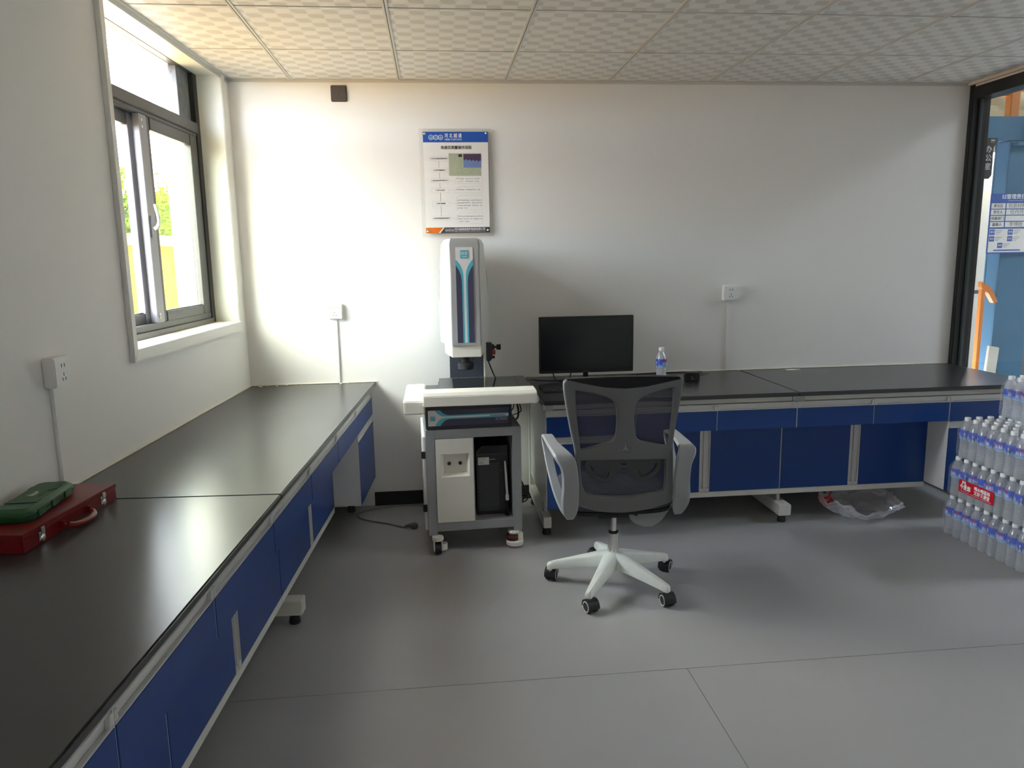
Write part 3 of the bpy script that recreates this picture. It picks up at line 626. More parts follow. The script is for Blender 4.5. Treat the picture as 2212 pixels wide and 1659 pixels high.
for x in (-0.126, -0.070): M().lathe([(0.0095, 0), (0.0095, 0.003), (0.008, 0.004)], 20).build('button', BLACK, door, (x, 0.028, 0.463), (R(90), 0, 0))
# casters
def caster(x, y, side):
    c = thing('tmp', '', '', (0, 0, 0)); 
    bpy.data.objects.remove(c)
    h = M().lathe([(0.026, 0.072), (0.030, 0.078), (0.028, 0.092)], 18, (x, y, 0))
    cs = h.build('caster', CREAM, cab)
    if side:
        M().lathe([(0.044, 0.012), (0.046, 0.018), (0.046, 0.032), (0.042, 0.036)], 24, (x + 0.006, y, 0)).build('caster_foot', CREAM, cs)
        M().box(x + 0.018, x + 0.048, y - 0.02, y + 0.03, 0.03, 0.075).build('caster_fork', CREAM, cs, bevel=0.004)
        M().lathe([(0.03, 0.036), (0.031, 0.062), (0.026, 0.07)], 18, (x - 0.004, y, 0)).build('adjuster', BLACK, cs)
        M().lathe([(0.032, 0.052), (0.032, 0.062)], 18, (x - 0.004, y, 0)).build('adjuster_ring', mat('red_plastic', (0.28, 0.012, 0.012), 0.4), cs)
    else:
        M().tube([(x - 0.014, y, 0.030), (x + 0.014, y, 0.030)], 0.030, 20).build('wheel', RUBBER, cs)
        for s in (-1, 1): M().prism([(y - 0.028, 0.022), (y + 0.022, 0.018), (y + 0.026, 0.050), (y + 0.018, 0.074), (y - 0.020, 0.074)], 'x', x + s * 0.017, x + s * 0.024).build('caster_fork', CREAM, cs, bevel=0.002)
        M().lathe([(0.02, 0.01), (0.02, 0.045)], 12, (x + 0.03, y + 0.03, 0)).build('caster_foot', CREAM, cs)
caster(-0.198, -0.012, False); caster(0.198, 0.022, True); caster(-0.198, 0.45, False); caster(0.198, 0.45, True)
# control box on the cabinet
ctl = M().box(-0.237, 0.197, 0.004, 0.40, 0.646, 0.768).build('controller', mat('controller_black', (0.020, 0.020, 0.023), 0.35), mc, bevel=0.004)
dc = decal(ctl, -0.226, 0.180, 0.666, 0.746, 0.0036, False)
M().box(-0.214, -0.191, 0.0020, 0.0028, 0.693, 0.715).build('logo_square', CY, dc, bevel=0.0003)
text('model_text', 'KY3020', 0.018, FRONT(0.143, 0.0010, 0.690), mat('pink_ink', (0.55, 0.35, 0.45), 0.5), dc, 0.0002)
M().box(0.085, 0.165, 0.0020, 0.0027, 0.708, 0.711).build('print_line', INK, dc, smooth=0)
# stage
M().box(-0.17, 0.19, 0.06, 0.62, 0.768, 0.790).build('granite_bed', GRANITE, mc, bevel=0.002)
M().prism([(-0.062, 0.776), (-0.060, 0.826), (-0.046, 0.842), (0.075, 0.842), (0.075, 0.776)], 'x', -0.245, 0.318).build('stage_front_cover', CREAM, mc, bevel=0.003)
M().box(-0.345, -0.238, -0.040, 0.48, 0.735, 0.803).build('stage_left_cover', CREAM, mc, bevel=0.006)
M().box(0.318, 0.345, 0.075, 0.40, 0.750, 0.790).build('stage_right_cover', CREAM, mc, bevel=0.006)
sl = M().box(-0.165, 0.325, 0.075, 0.60, 0.792, 0.812).build('stage_plate', mat('stage_grey', (0.10, 0.10, 0.105), 0.35, var=0.2, vscale=40), mc, bevel=0.002)
M().box(-0.238, -0.165, 0.18, 0.44, 0.785, 0.800).build('slide_rail', DARK, mc, bevel=0.002)
M().box(-0.090, 0.265, 0.19, 0.56, 0.812, 0.8145).build('stage_glass', mat('stage_glass', (0.02, 0.025, 0.024), 0.04, spec=0.8), sl, bevel=0.0008)
for x in (-0.05, 0.06, 0.13, 0.22):
    for y in (0.185, 0.572): M().lathe([(0.004, 0), (0.004, 0.003)], 8, (x, y, 0.812)).build('stage_screw', CHROME, sl)
# column and head
M().box(-0.098, 0.096, 0.602, 0.74, 0.768, 1.55).build('column', GRANITE, mc, bevel=0.002)
M().box(0.096, 0.104, 0.60, 0.74, 0.768, 1.0).build('column_edge', CREAM, mc, bevel=0.001)
hd = M()
def hring(z, fx, fy, sx, sy, by): return [(-fx, fy, z), (fx, fy, z), (sx, sy, z), (sx, by, z), (-sx, by, z), (-sx, sy, z)]
HX = -0.016
rows = [(1.045, 0.078, 0.18, 0.130, 0.375, 0.70), (1.18, 0.0775, 0.18, 0.1325, 0.375, 0.70), (1.27, 0.077, 0.18, 0.1325, 0.375, 0.70), (1.40, 0.0755, 0.18, 0.1235, 0.375, 0.70), (1.566, 0.0785, 0.18, 0.112, 0.375, 0.70), (1.592, 0.072, 0.20, 0.098, 0.37, 0.69)]
side = M().rings([[(x + HX, y, z) for x, y, z in hring(*r)] for r in rows]); head = side.build('head_housing', WHITE, mc, bevel=0.004)
frp = M().rings([[(-r[1] - 0.0015 + HX, r[2] + 0.004, r[0]), (-r[1] + 0.004 + HX, r[2] - 0.0065, r[0]), (r[1] - 0.004 + HX, r[2] - 0.0065, r[0]), (r[1] + 0.0015 + HX, r[2] + 0.004, r[0])] for r in rows[:-1]] + [[(-0.070 + HX, 0.20, 1.594), (-0.068 + HX, 0.192, 1.594), (0.068 + HX, 0.192, 1.594), (0.070 + HX, 0.20, 1.594)]])
frp.build('head_front', mat('head_grey', (0.40, 0.40, 0.395), 0.4), head, bevel=0.002)
for s in (-1, 1):
    M().prism([(s * 0.126, 1.262), (s * 0.1355, 1.262), (s * 0.1345, 1.30), (s * 0.128, 1.43), (s * 0.116, 1.44)], 'y', 0.42, 0.66).build('side_vent', GREYL, head, (HX, 0, 0), bevel=0.003)
hdc = decal(head, -0.045 + HX, 0.043 + HX, 1.062, 1.549, 0.1725, True)
lg = M().box(-0.021 + HX, 0.021 + HX, 0.1700, 0.1715, 1.492, 1.534).build('logo_square', CY, hdc, bevel=0.0006)
text('logo_text', '精雷', 0.019, FRONT(HX, 0.1694, 1.516), WINK, hdc)
M().box(-0.012 + HX, 0.014 + HX, 0.1694, 0.1700, 1.500, 1.503).build('logo_line', WINK, hdc, smooth=0)
M().rings([[(x + HX, y, z) for x, y, z in hring(zz, 0.076, 0.185, 0.108, 0.36, 0.60)] for zz in (0.985, 1.045)]).build('head_collar', CREAM, head, bevel=0.003)
ln_ = M().lathe([(0.016, 0.985), (0.016, 0.96), (0.022, 0.955), (0.022, 0.937)], 24, (HX, 0.35, 0)).build('lens_barrel', BLACK, head)
M().lathe([(0.036, 0.936), (0.043, 0.932), (0.043, 0.922), (0.0415, 0.9205), (0.043, 0.919), (0.043, 0.910), (0.0415, 0.9085), (0.043, 0.907), (0.043, 0.901), (0.030, 0.897)], 32, (HX, 0.35, 0)).build('ring_light', BLACKM, ln_)
kb = M().prism([(0.10, 0.935), (0.118, 0.935), (0.132, 0.952), (0.130, 1.035), (0.10, 1.035)], 'y', 0.36, 0.42).build('control_bracket', BLACK, head, bevel=0.002)
M().tube([(0.120, 0.385, 1.010), (0.142, 0.385, 1.010)], 0.016, 14).build('knob', BLACK, kb)
M().tube([(0.142, 0.385, 1.010), (0.155, 0.385, 1.010)], 0.006, 10).build('knob_shaft', BLACK, kb)
M().tube([(0.155, 0.385, 1.010), (0.178, 0.385, 1.010)], [0.014, 0.016], 10).build('knob', BLACKM, kb)
M().tube([(0.128, 0.372, 0.983), (0.147, 0.372, 0.983)], [0.010, 0.014], 12).build('red_knob', mat('red_plastic', (0.28, 0.012, 0.012), 0.4), kb)
M().tube([(0.128, 0.385, 0.955), (0.145, 0.385, 0.955)], 0.008, 10).build('knob', BLACK, kb)
M().tube(smooth_path([(0.108, 0.40, 0.937), (0.125, 0.42, 0.89), (0.15, 0.50, 0.83), (0.17, 0.6, 0.80)]), 0.004, 6).build('cable', BLACK, head)
M().tube(smooth_path([(0.02, 0.37, 0.985), (0.028, 0.36, 0.96), (0.02, 0.352, 0.94)]), 0.0025, 6).build('cable', BLACK, head)
# cables hanging behind the stage on the right
for k, pts in enumerate((((0.22, 0.30, 0.77), (0.235, 0.28, 0.70), (0.21, 0.30, 0.66), (0.18, 0.36, 0.67)), ((0.235, 0.33, 0.77), (0.26, 0.30, 0.68), (0.25, 0.30, 0.62), (0.19, 0.36, 0.60)), ((0.25, 0.33, 0.77), (0.272, 0.30, 0.69), (0.272, 0.30, 0.66), (0.22, 0.36, 0.625)))):
    M().tube(smooth_path(pts), 0.005 if k == 1 else 0.003, 6).build('cable', BLACK, mc)
M().tube([(0.24, 0.30, 0.755), (0.24, 0.30, 0.785)], 0.016, 10).build('cable_gland', BLACK, mc)

for o in mc.children:                                                # the measuring head stands square to the wall, the cabinet a little turned
    if o.name.split('.')[0] not in ('cabinet', 'controller'): o.rotation_euler = (0, 0, -R(2.2))
# computer tower inside the cabinet
mm = Matrix.Translation((1.27, -0.80, 0)) @ Matrix.Rotation(R(2.2), 4, 'Z')
pc = thing('computer_tower', 'black computer tower with white sticker inside the machine cabinet', 'computer', mm @ Vector((0.10, 0.085, 0.158)), R(2.2))
PCM = mat('pc_black', (0.013, 0.013, 0.014), 0.45)
PW = 0.082
M().prism([(-PW, 0), (PW, 0), (PW, 0.372), (-PW + 0.03, 0.372), (-PW, 0.345)], 'y', 0, 0.36).build('case', PCM, pc, bevel=0.002)
M().prism([(-PW + 0.008, 0.332), (PW - 0.04, 0.332), (PW - 0.04, 0.362), (-PW + 0.034, 0.362)], 'y', -0.002, 0.0).build('handle_recess', BLACKM, pc, smooth=0)
M().box(-PW, PW, -0.003, 0.0, 0.326, 0.328).build('bezel_line', DARK, pc, smooth=0)
grl = M()
for i in range(14):
    for j in range(26):
        grl.box(-PW + 0.010 + 0.0075 * i + (0.00375 if j % 2 else 0), -PW + 0.0145 + 0.0075 * i + (0.00375 if j % 2 else 0), -0.0012, 0, 0.022 + 0.010 * j, 0.028 + 0.010 * j)
g0 = grl.build('vent_grille', DARK, pc, smooth=0); g0['kind'] = 'stuff'
M().box(PW - 0.042, PW - 0.008, -0.004, 0, 0.03, 0.28).build('drive_panel', BLACK, pc, bevel=0.001)
M().box(PW - 0.040, PW - 0.010, -0.0045, -0.004, 0.240, 0.242).build('red_line', mat('red_plastic', (0.28, 0.012, 0.012), 0.4), pc, smooth=0)
st = M().box(-PW + 0.008, -PW + 0.066, -0.0032, -0.002, 0.272, 0.312).build('sticker', PAPER, pc, bevel=0.0005)
sl_ = M()
for k, wd in enumerate((0.030, 0.036, 0.0, 0.026, 0.022, 0.030)):
    if wd: sl_.box(-PW + 0.012, -PW + 0.012 + wd, -0.0036, -0.0032, 0.305 - 0.0055 * k, 0.307 - 0.0055 * k)
sl_.build('sticker_print', mat('grey_ink', (0.3, 0.3, 0.3), 0.6), st, smooth=0)
text('badge_text', 'ecoma', 0.012, FRONT(-PW + 0.083, -0.001, 0.300), mat('silver_ink', (0.6, 0.6, 0.6), 0.4), pc)
an = thing('wireless_antenna', 'white stick antenna standing upright in front of the computer tower', 'antenna', mm @ Vector((0.172, 0.05, 0.158)), R(2.2))
M().box(-0.012, 0.010, -0.012, 0.030, 0, 0.006).build('base', mat('black_plastic', (0, 0, 0)), an, bevel=0.001)
M().tube([(0.0, 0, 0.006), (0.0, 0, 0.085)], 0.003, 8).build('stem', BLACK, an)
M().lathe([(0.009, 0.085), (0.010, 0.090), (0.010, 0.112), (0.0065, 0.118)], 12).build('joint', SOCK, an)
M().tube([(0, 0, 0.116), (-0.004, 0, 0.20), (-0.009, 0, 0.293), (-0.009, 0, 0.297)], [0.0068, 0.0066, 0.0052, 0.003], 12).build('rod', SOCK, an)

# ------------------------------------------------------------------ acrylic poster
ps = thing('wall_poster', 'acrylic mounted flow chart poster with blue header on back wall', 'poster', (1.0605, -0.018, 1.640)); QW, QH = 0.371, 0.566
M().box(-0.022, QW + 0.022, 0.0, 0.004, -0.022, QH + 0.018).build('acrylic_sheet', CLEAR, ps, bevel=0.001)
pn = M().box(0, QW, -0.002, 0.0, 0, QH).build('print_panel', PAPER, ps, smooth=0)
y1 = -0.0026; y2 = -0.0032
def pr_(name, x0, x1, z0, z1, m, y=y1, par=None): return M().box(x0, x1, y, -0.002, z0, z1).build(name, m, par or pn, smooth=0)
hdr = pr_('header_band', 0, QW, QH - 0.058, QH, mat('header_blue', (0.012, 0.085, 0.42), 0.4))
text('header_text', '河 北 越 通', 0.026, FRONT(0.172, y2 - 0.0003, QH - 0.023), WINK, hdr, 0.0006, width=0.097)
text('header_text', 'HEBEI YUETONG', 0.0125, FRONT(0.172, y2 - 0.0003, QH - 0.043), WINK, hdr, 0.0002, width=0.096)
def logo(cx, cz, r, par, m, m2):
    for k in range(3):
        x = cx + (k - 1) * r * 1.75
        hexo = [(x + r * math.cos(R(30 + 60 * i)), cz + r * math.sin(R(30 + 60 * i))) for i in range(6)]; hexi = [(x + r * .82 * math.cos(R(30 + 60 * i)), cz + r * .82 * math.sin(R(30 + 60 * i))) for i in range(6)]
        M().add(plate(hexo, [hexi], 0.0006), FRONT(0, y2, 0)).build('logo_hexagon', m, par, smooth=0)
        q = M()
        if k == 1:
            rg = [(x + r * .6 * math.cos(R(20 * i)), cz + r * .6 * math.sin(R(20 * i))) for i in range(18)]; ri = [(x + r * .45 * math.cos(R(20 * i)), cz + r * .45 * math.sin(R(20 * i))) for i in range(18)]
            q.add(plate(rg, [ri], 0.0006), FRONT(0, y2, 0)); q.box(x - r * .06, x + r * .06, y2, y1, cz - r * .45, cz + r * .45).box(x - r * .45, x + r * .45, y2, y1, cz - r * .06, cz + r * .06)
        else:
            q.box(x - r * .08, x + r * .08, y2, y1, cz - r * .6, cz + r * .55)
            for s in (-1, 1): q.prism([(x + s * r * .15, cz - r * .45), (x + s * r * .5, cz - r * .45), (x + s * r * .5, cz + r * .1), (x + s * r * .15, cz + r * .4)], 'y', y2, y1)
        q.build('logo_mark', m2, par, smooth=0)
logo(0.073, QH - 0.031, 0.0155, hdr, WINK, mat('pale_blue_ink', (0.25, 0.5, 0.8), 0.5))
text('title', '角度仪测量操作流程', 0.0205, FRONT(QW / 2 + 0.002, y1, QH - 0.088), INK, pn, 0.0006, width=0.176)
LGREY = mat('line_grey', (0.42, 0.42, 0.42), 0.6)
# printed photograph
PX0, PX1, PZ0, PZ1 = 0.143, 0.329, 0.322, 0.447
pf = pr_('printed_photo', PX0, PX1, PZ0, PZ1, mat('print_green', (0.42, 0.46, 0.34), 0.5, var=0.12, vscale=20))
pr_('photo_sky', PX0 + 0.085, PX1, PZ0 + 0.045, PZ1 - 0.004, mat('print_blue', (0.16, 0.24, 0.50), 0.5), y2, pf)
pts = [(PX0 + 0.085, PZ1 - 0.004)] + [(PX0 + 0.085 + 0.101 * k / 30, PZ1 - 0.034 - 0.010 * k / 30 - 0.004 * math.sin(k / 30 * 5 * 2 * PI)) for k in range(31)] + [(PX1, PZ1 - 0.004)]
M().prism(pts, 'y', y2 - 0.0006, y2).build('photo_thread_shadow', mat('print_purple', (0.07, 0.035, 0.09), 0.5), pf, smooth=0)
pr_('photo_icon', PX0 + 0.057, PX0 + 0.077, PZ1 - 0.020, PZ1 - 0.005, INK, y2, pf)
sc_ = M(); rg = random.Random(5)
for k in range(26): 
    x = PX0 + 0.045 + rg.random() * 0.09; z = PZ0 + 0.012 + rg.random() * 0.030; sc_.box(x, x + 0.006, y2, y1, z, z + 0.0015)
for k in range(6): sc_.box(PX0 + 0.058, PX0 + 0.078, y2, y1, PZ0 + 0.05 + 0.008 * k, PZ0 + 0.051 + 0.008 * k)
sc_.build('photo_print_marks', mat('print_olive', (0.28, 0.26, 0.16), 0.5), pf, smooth=0)
flow = (('1.打开仪器和电脑电源', 0.418), ('2.打开测量软件', 0.353), ('3.将样品放置仪器平台', 0.296), ('4.调节焦距', 0.241), ('5.进行测量', 0.167), ('6.导出测量数据并保存', 0.083))
for i, (s_, z) in enumerate(flow):
    x0 = 0.036 + 0.0012 * i; bx = M(); wd, hh, e = 0.100, 0.013, 0.0006
    bx.box(x0, x0 + wd, y1, -0.002, z + hh - e, z + hh).box(x0, x0 + wd, y1, -0.002, z - hh, z - hh + e).box(x0, x0 + e, y1, -0.002, z - hh, z + hh).box(x0 + wd - e, x0 + wd, y1, -0.002, z - hh, z + hh)
    if i < 5: bx.box(x0 + wd / 2 - 0.0012, x0 + wd / 2 + 0.0012, y1, -0.002, flow[i + 1][1] + hh, z - hh)
    if i > 1: bx.box(x0 + wd, x0 + wd + 0.036, y1, -0.002, z - 0.0003, z + 0.0003)
    b_ = bx.build('flow_box', LGREY, pn, smooth=0)
    text('flow_text', s_, 0.0085, FRONT(x0 + wd / 2, y1, z), INK, b_, width=min(0.092, 0.0088 * len(s_)))
for i, (z0, z1, nl, last) in enumerate(((0.279, 0.320, 2, .9), (0.226, 0.263, 1, .92), (0.128, 0.212, 4, .4), (0.052, 0.114, 3, .42))):
    x0, x1 = 0.177 + 0.001 * i, 0.333; pts = [(x0, z0), (x1, z0), (x1, z1), (x0 + 0.026, z1), (x0, z1 - 0.014)]; q = M()
    for a, b in zip(pts, pts[1:] + pts[:1]):
        d = (Vector(b) - Vector(a)).normalized(); n_ = Vector((-d.y, d.x)) * 0.0003
        q.prism([(a[0] - n_.x, a[1] - n_.y), (b[0] - n_.x, b[1] - n_.y), (b[0] + n_.x, b[1] + n_.y), (a[0] + n_.x, a[1] + n_.y)], 'y', y1, -0.002)
    q.build('note_box', LGREY, pn, smooth=0)
    q = M(); rg = random.Random(i)
    for k in range(nl):
        zz = z0 + 0.012 + (nl - 1 - k) * 0.0148 + (0.006 if nl == 1 else 0); xx = x0 + 0.006; end = x0 + 0.006 + (x1 - x0 - 0.010) * (last if k == nl - 1 else 0.98)
        while xx < end:
            if rg.random() > 0.12:                                   # illegible small print: a few strokes per character
                for _ in range(3):
                    h_ = rg.uniform(-0.003, 0.0025); a_ = xx + rg.uniform(0, 0.0012); q.box(a_, xx + 0.0052 - rg.uniform(0, 0.0012), y1, -0.002, h_ + zz, h_ + zz + 0.0007)
                for _ in range(2):
                    a_ = xx + rg.uniform(0.0004, 0.0044); q.box(a_, a_ + 0.0007, y1, -0.002, zz - rg.uniform(.001, .003), zz + rg.uniform(.001, .003))
            xx += 0.0066
    q.build('note_print', INK, pn, smooth=0)
M().prism([(0, 0), (0.072, 0), (0.101, 0.031), (0, 0.031)], 'y', y1, -0.002).build('footer_orange', mat('footer_orange', (0.72, 0.16, 0.006), 0.4), pn, smooth=0)
ft = M().prism([(0.083, 0), (QW, 0), (QW, 0.031), (0.108, 0.031)], 'y', y1, -0.002).build('footer_dark', mat('footer_dark', (0.045, 0.045, 0.055), 0.4), pn, smooth=0)
logo(0.137, 0.0155, 0.0105, ft, LGREY, LGREY)
text('footer_text', '河北越通紧固件制造有限公司', 0.0155, FRONT(0.255, y2, 0.0190), WINK, ft, 0.0003, width=0.178)
text('footer_text', 'HEBEI YUETONG FASTENER MANUFACTURING CO., LTD', 0.006, FRONT(0.255, y2, 0.0075), WINK, ft, 0, width=0.178)
for x, z in ((0.010, QH - 0.010), (QW - 0.010, QH - 0.008), (0.012, 0.010), (QW - 0.010, 0.013)):
    M().tube([(x, 0.017, z), (x, -0.005, z), (x, -0.007, z)], [0.0066, 0.0066, 0.004], 14).build('standoff_screw', CHROME, ps)

# ------------------------------------------------------------------ cases on the left worktop
RED = mat('red_enamel', (0.17, 0.006, 0.009), 0.30, var=0.06, vscale=10); GRN = mat('green_plastic', (0.010, 0.085, 0.026), 0.42, var=0.06, vscale=14)
# local x along the front edge (towards the far wall), local y towards the window wall
def case_frame(u0, t0, u1, t1):
    a, b = Lp(u0, t0, 0), Lp(u1, t1, 0); d = (b - a).normalized(); return a, math.atan2(d.y, d.x), (b - a).length
o_, rz_, L_ = case_frame(0.190, 2.545, 0.216, 2.105)
rc = thing('metal_case', 'flat red metal case with chrome latches on the near left worktop', 'case', (o_.x, o_.y, HC), rz_)
M().box(0, L_, 0, 0.175, 0, 0.036).build('base', RED, rc, bevel=0.002)
M().box(-0.001, L_ + 0.001, -0.0015, 0.176, 0.0365, 0.050).build('lid', RED, rc, bevel=0.0015)
for x in (0.075, L_ - 0.075):
    lt = M().box(x - 0.013, x + 0.013, -0.003, 0, 0.010, 0.034).build('latch', CHROME, rc, bevel=0.001)
    M().box(x - 0.008, x + 0.009, -0.007, -0.002, 0.030, 0.046).build('latch_clasp', CHROME, lt, bevel=0.0015)
    M().lathe([(0.0085, 0), (0.009, 0.0015), (0.006, 0.003)], 14).build('latch_button', CHROME, lt, (x + 0.002, -0.003, 0.015), (R(90), 0, 0))
    for dx in (-0.010, 0.010):
        for dz in (0.013, 0.031): M().lathe([(0.0022, 0), (0.0015, 0.0015)], 8).build('rivet', CHROME, lt, (x + dx, -0.003, dz), (R(90), 0, 0))
hx = L_ / 2
hn = M().tube(smooth_path([(hx - 0.062, -0.010, 0.022), (hx - 0.045, -0.030, 0.014), (hx, -0.036, 0.011), (hx + 0.045, -0.030, 0.014), (hx + 0.062, -0.010, 0.022)], 6), [0.004] * 3 + [0.0085] * 19 + [0.004] * 3, 10).build('handle', RED, rc)
for s in (-1, 1): M().box(hx + s * 0.062 - 0.006, hx + s * 0.062 + 0.006, -0.012, 0, 0.012, 0.032).build('handle_bracket', RED, hn, bevel=0.0015)
o_, rz_, L_ = case_frame(0.165, 2.455, 0.138, 2.180)
gc = thing('plastic_case', 'dark green plastic tool case lying on the red case', 'case', (o_.x, o_.y, HC + 0.050), rz_)
Wg = 0.105
def rr(x0, x1, y0, y1, c): return [(x0 + c, y0), (x1 - c, y0), (x1, y0 + c), (x1, y1 - c), (x1 - c, y1), (x0 + c, y1), (x0, y1 - c), (x0, y0 + c)]
M().rings([[(x, y, z) for x, y in rr(0 + i, L_ - i, 0 + i, Wg - i, 0.014)] for z, i in ((0.0, 0.006), (0.008, 0.001), (0.0175, 0.0))]).build('base', GRN, gc, bevel=0.002)
lid = M().rings([[(x, y, z) for x, y in rr(0 + i, L_ - i, 0 + i, Wg - i, 0.014)] for z, i in ((0.0185, 0.0), (0.029, 0.001), (0.038, 0.010))]).build('lid', GRN, gc, bevel=0.002)
M().prism([(0.06, 0.012), (0.095, 0.012), (0.11, 0.030), (0.17, 0.030), (0.185, 0.012), (0.215, 0.012), (0.215, 0.094), (0.19, 0.094), (0.17, 0.080), (0.11, 0.080), (0.09, 0.094), (0.06, 0.094)], 'z', 0.038, 0.0405).build('lid_relief', GRN, lid, bevel=0.001)
lgm = M().prism([(0.118, 0.048), (0.132, 0.044), (0.150, 0.046), (0.163, 0.052), (0.163, 0.060), (0.150, 0.058), (0.135, 0.060), (0.122, 0.066)], 'z', 0.0405, 0.041).build('lid_emblem', mat('pale_print', (0.42, 0.46, 0.30), 0.5), lid, smooth=0)
for x in (0.055, 0.135, 0.215):
    M().box(x - 0.020, x + 0.020, -0.004, 0.003, 0.006, 0.026).build('latch', GRN, gc, bevel=0.0015)

# ------------------------------------------------------------------ on the right worktop
mo = thing('monitor', 'black flat monitor switched off on the right worktop', 'monitor', (1.962, -0.235, HC))
M().box(-0.277, 0.277, -0.012, 0.012, 0.055, 0.383).build('bezel', BLACK, mo, bevel=0.003)
M().box(-0.268, 0.268, -0.0135, -0.012, 0.072, 0.375).build('screen', mat('screen_black', (0.0045, 0.0045, 0.005), 0.22), mo, smooth=0)
M().box(-0.2, 0.2, 0.012, 0.04, 0.10, 0.33).build('rear_housing', BLACK, mo, bevel=0.01)
M().box(-0.022, 0.022, -0.0142, -0.012, 0.0605, 0.0650).build('brand_plate', DARK, mo, smooth=0)
M().box(-0.014, 0.014, 0.012, 0.030, 0.010, 0.20).build('neck', BLACK, mo, bevel=0.003)
M().lathe([(0.085, 0), (0.087, 0.004), (0.080, 0.009), (0.02, 0.012)], 32, (0, -0.005, 0)).build('base', BLACK, mo)
ky = thing('keyboard', 'black keyboard on the right worktop beside the machine', 'keyboard', (1.662, -0.40, HC), R(1.0))
M().prism([(-0.165, 0.0), (0, 0.0), (0, 0.020), (-0.165, 0.012)], 'x', 0, 0.44).build('tray', BLACKM, ky, bevel=0.002)
kk = M()
for r_ in range(6):
    for c_ in range(22):
        y = -0.022 - 0.0235 * r_; z = 0.0195 + 0.048 * (y + 0.0) ; x = 0.012 + 0.0190 * c_
        if c_ in (15, 18): x += 0.002
        kk.rings([[(x + e, y - 0.018 + e, z + h), (x + 0.0165 - e, y - 0.018 + e, z + h), (x + 0.0165 - e, y - e, z + h), (x + e, y - e, z + h)] for h, e in ((-0.004, 0), (0.005, 0.0022))])
k0 = kk.build('keycaps', mat('key_black', (0.022, 0.022, 0.022), 0.4), ky, smooth=0); k0['kind'] = 'stuff'
sp = thing('desk_speaker', 'small black box with lights on the right worktop', 'speaker', (2.560, -0.345, HC), R(-10))
M().box(-0.042, 0.040, -0.032, 0.032, 0.002, 0.052).build('housing', BLACK, sp, bevel=0.004)
M().box(-0.036, 0.012, -0.0335, -0.032, 0.008, 0.046).build('front_panel', BLACKM, sp, bevel=0.001)
for x, z in ((-0.006, 0.020), (-0.006, 0.032), (0.004, 0.020)): M().lathe([(0.0022, 0), (0.002, 0.001)], 8).build('indicator', ALU, sp, (x, -0.0335, z), (R(90), 0, 0))
M().box(-0.046, -0.041, -0.012, 0.012, 0.022, 0.038).build('side_knob', BLACKM, sp, bevel=0.001)
def cable(name, pts, r, m, label, k=6):
    o = M().tube(smooth_path(pts, k), r, 8).build(name, m); return tag(o, label, 'cable')
zc = HC + 0.0035
cable('monitor_cable', [(1.880, -0.20, 0.835), (1.876, -0.205, 0.81), (1.860, -0.225, 0.782), (1.84, -0.235, zc + .001), (1.81, -0.235, zc + .003), (1.785, -0.225, 0.785), (1.772, -0.205, 0.815), (1.770, -0.20, 0.835)], 0.0034, BLACK, 'black cable looped below the monitor')
cable('power_cable', [(1.56, -0.46, 0.800), (1.60, -0.33, 0.800), (1.645, -0.20, zc + 0.012), (1.70, -0.165, zc), (1.80, -0.185, zc), (1.90, -0.165, zc), (2.01, -0.125, zc), (2.12, -0.075, zc), (2.25, -0.075, zc), (2.36, -0.040, zc), (2.54, -0.025, zc), (2.66, -0.03, zc), (2.73, -0.045, zc), (2.66, -0.085, zc)], 0.003, BLACK, 'long thin black cable along the back of the right worktop')
cable('keyboard_cable', [(1.668, -0.395, zc + 0.004), (1.672, -0.33, zc), (1.74, -0.30, zc), (1.83, -0.305, zc), (1.90, -0.33, zc)], 0.0026, BLACK, 'short black cable behind the keyboard')
cable('speaker_cable', [(2.575, -0.31, zc), (2.60, -0.24, zc), (2.68, -0.17, zc), (2.74, -0.12, zc)], 0.0022, BLACK, 'thin black cable running from the small speaker')
# power cord on the floor, left of the machine
pc_ = thing('power_lead', 'grey power cord with plug on the floor left of the machine', 'cord', (0.927, -0.43, 0))
M().tube(smooth_path([(x - 0.927, y + 0.43, 0.005) for x, y in ((1.02, -0.06), (0.93, -0.045), (0.80, -0.05), (0.69, -0.085), (0.615, -0.135), (0.600, -0.185), (0.63, -0.245), (0.70, -0.30), (0.78, -0.345), (0.85, -0.40), (0.89, -0.425))], 7), 0.0042, 8).build('wire', mat('grey_cord', (0.22, 0.22, 0.22), 0.5), pc_)
M().tube([(-0.04, 0.005, 0.011), (-0.012, 0.0, 0.016)], [0.006, 0.011], 12).build('strain_relief', mat('plug_grey', (0.13, 0.13, 0.13), 0.5), pc_)
M().rings([[(0.012 + 0.022 * c * math.cos(a * PI / 8), 0.022 * c * math.sin(a * PI / 8) - 0.002, z) for a in range(16)] for z, c in ((0.001, .7), (0.006, 1.0), (0.022, 1.0), (0.030, .6))]).build('plug_body', mat('plug_grey', (0.13, 0.13, 0.13), 0.5), pc_, bevel=0.002)
for a in (-30, 0, 30): M().box(0.032, 0.048, math.sin(R(a)) * .02 - .004, math.sin(R(a)) * .02, 0.012, 0.014).build('pin', CHROME, pc_, smooth=0)
tag(M().tube(smooth_path([(1.50, -0.30, 0.30), (1.56, -0.22, 0.20), (1.60, -0.16, 0.10), (1.565, -0.20, 0.02), (1.50, -0.30, 0.006), (1.45, -0.34, 0.005)], 6), 0.005, 8).build('floor_cable', BLACK), 'black cable hanging between the machine and right bench', 'cable')
tag(M().tube(smooth_path([(1.48, -0.36, 0.12), (1.56, -0.30, 0.115), (1.61, -0.25, 0.10), (1.60, -0.18, 0.04), (1.55, -0.10, 0.006)], 6), 0.004, 8).build('floor_cable', BLACK), 'thinner black cable low between machine and right bench', 'cable')

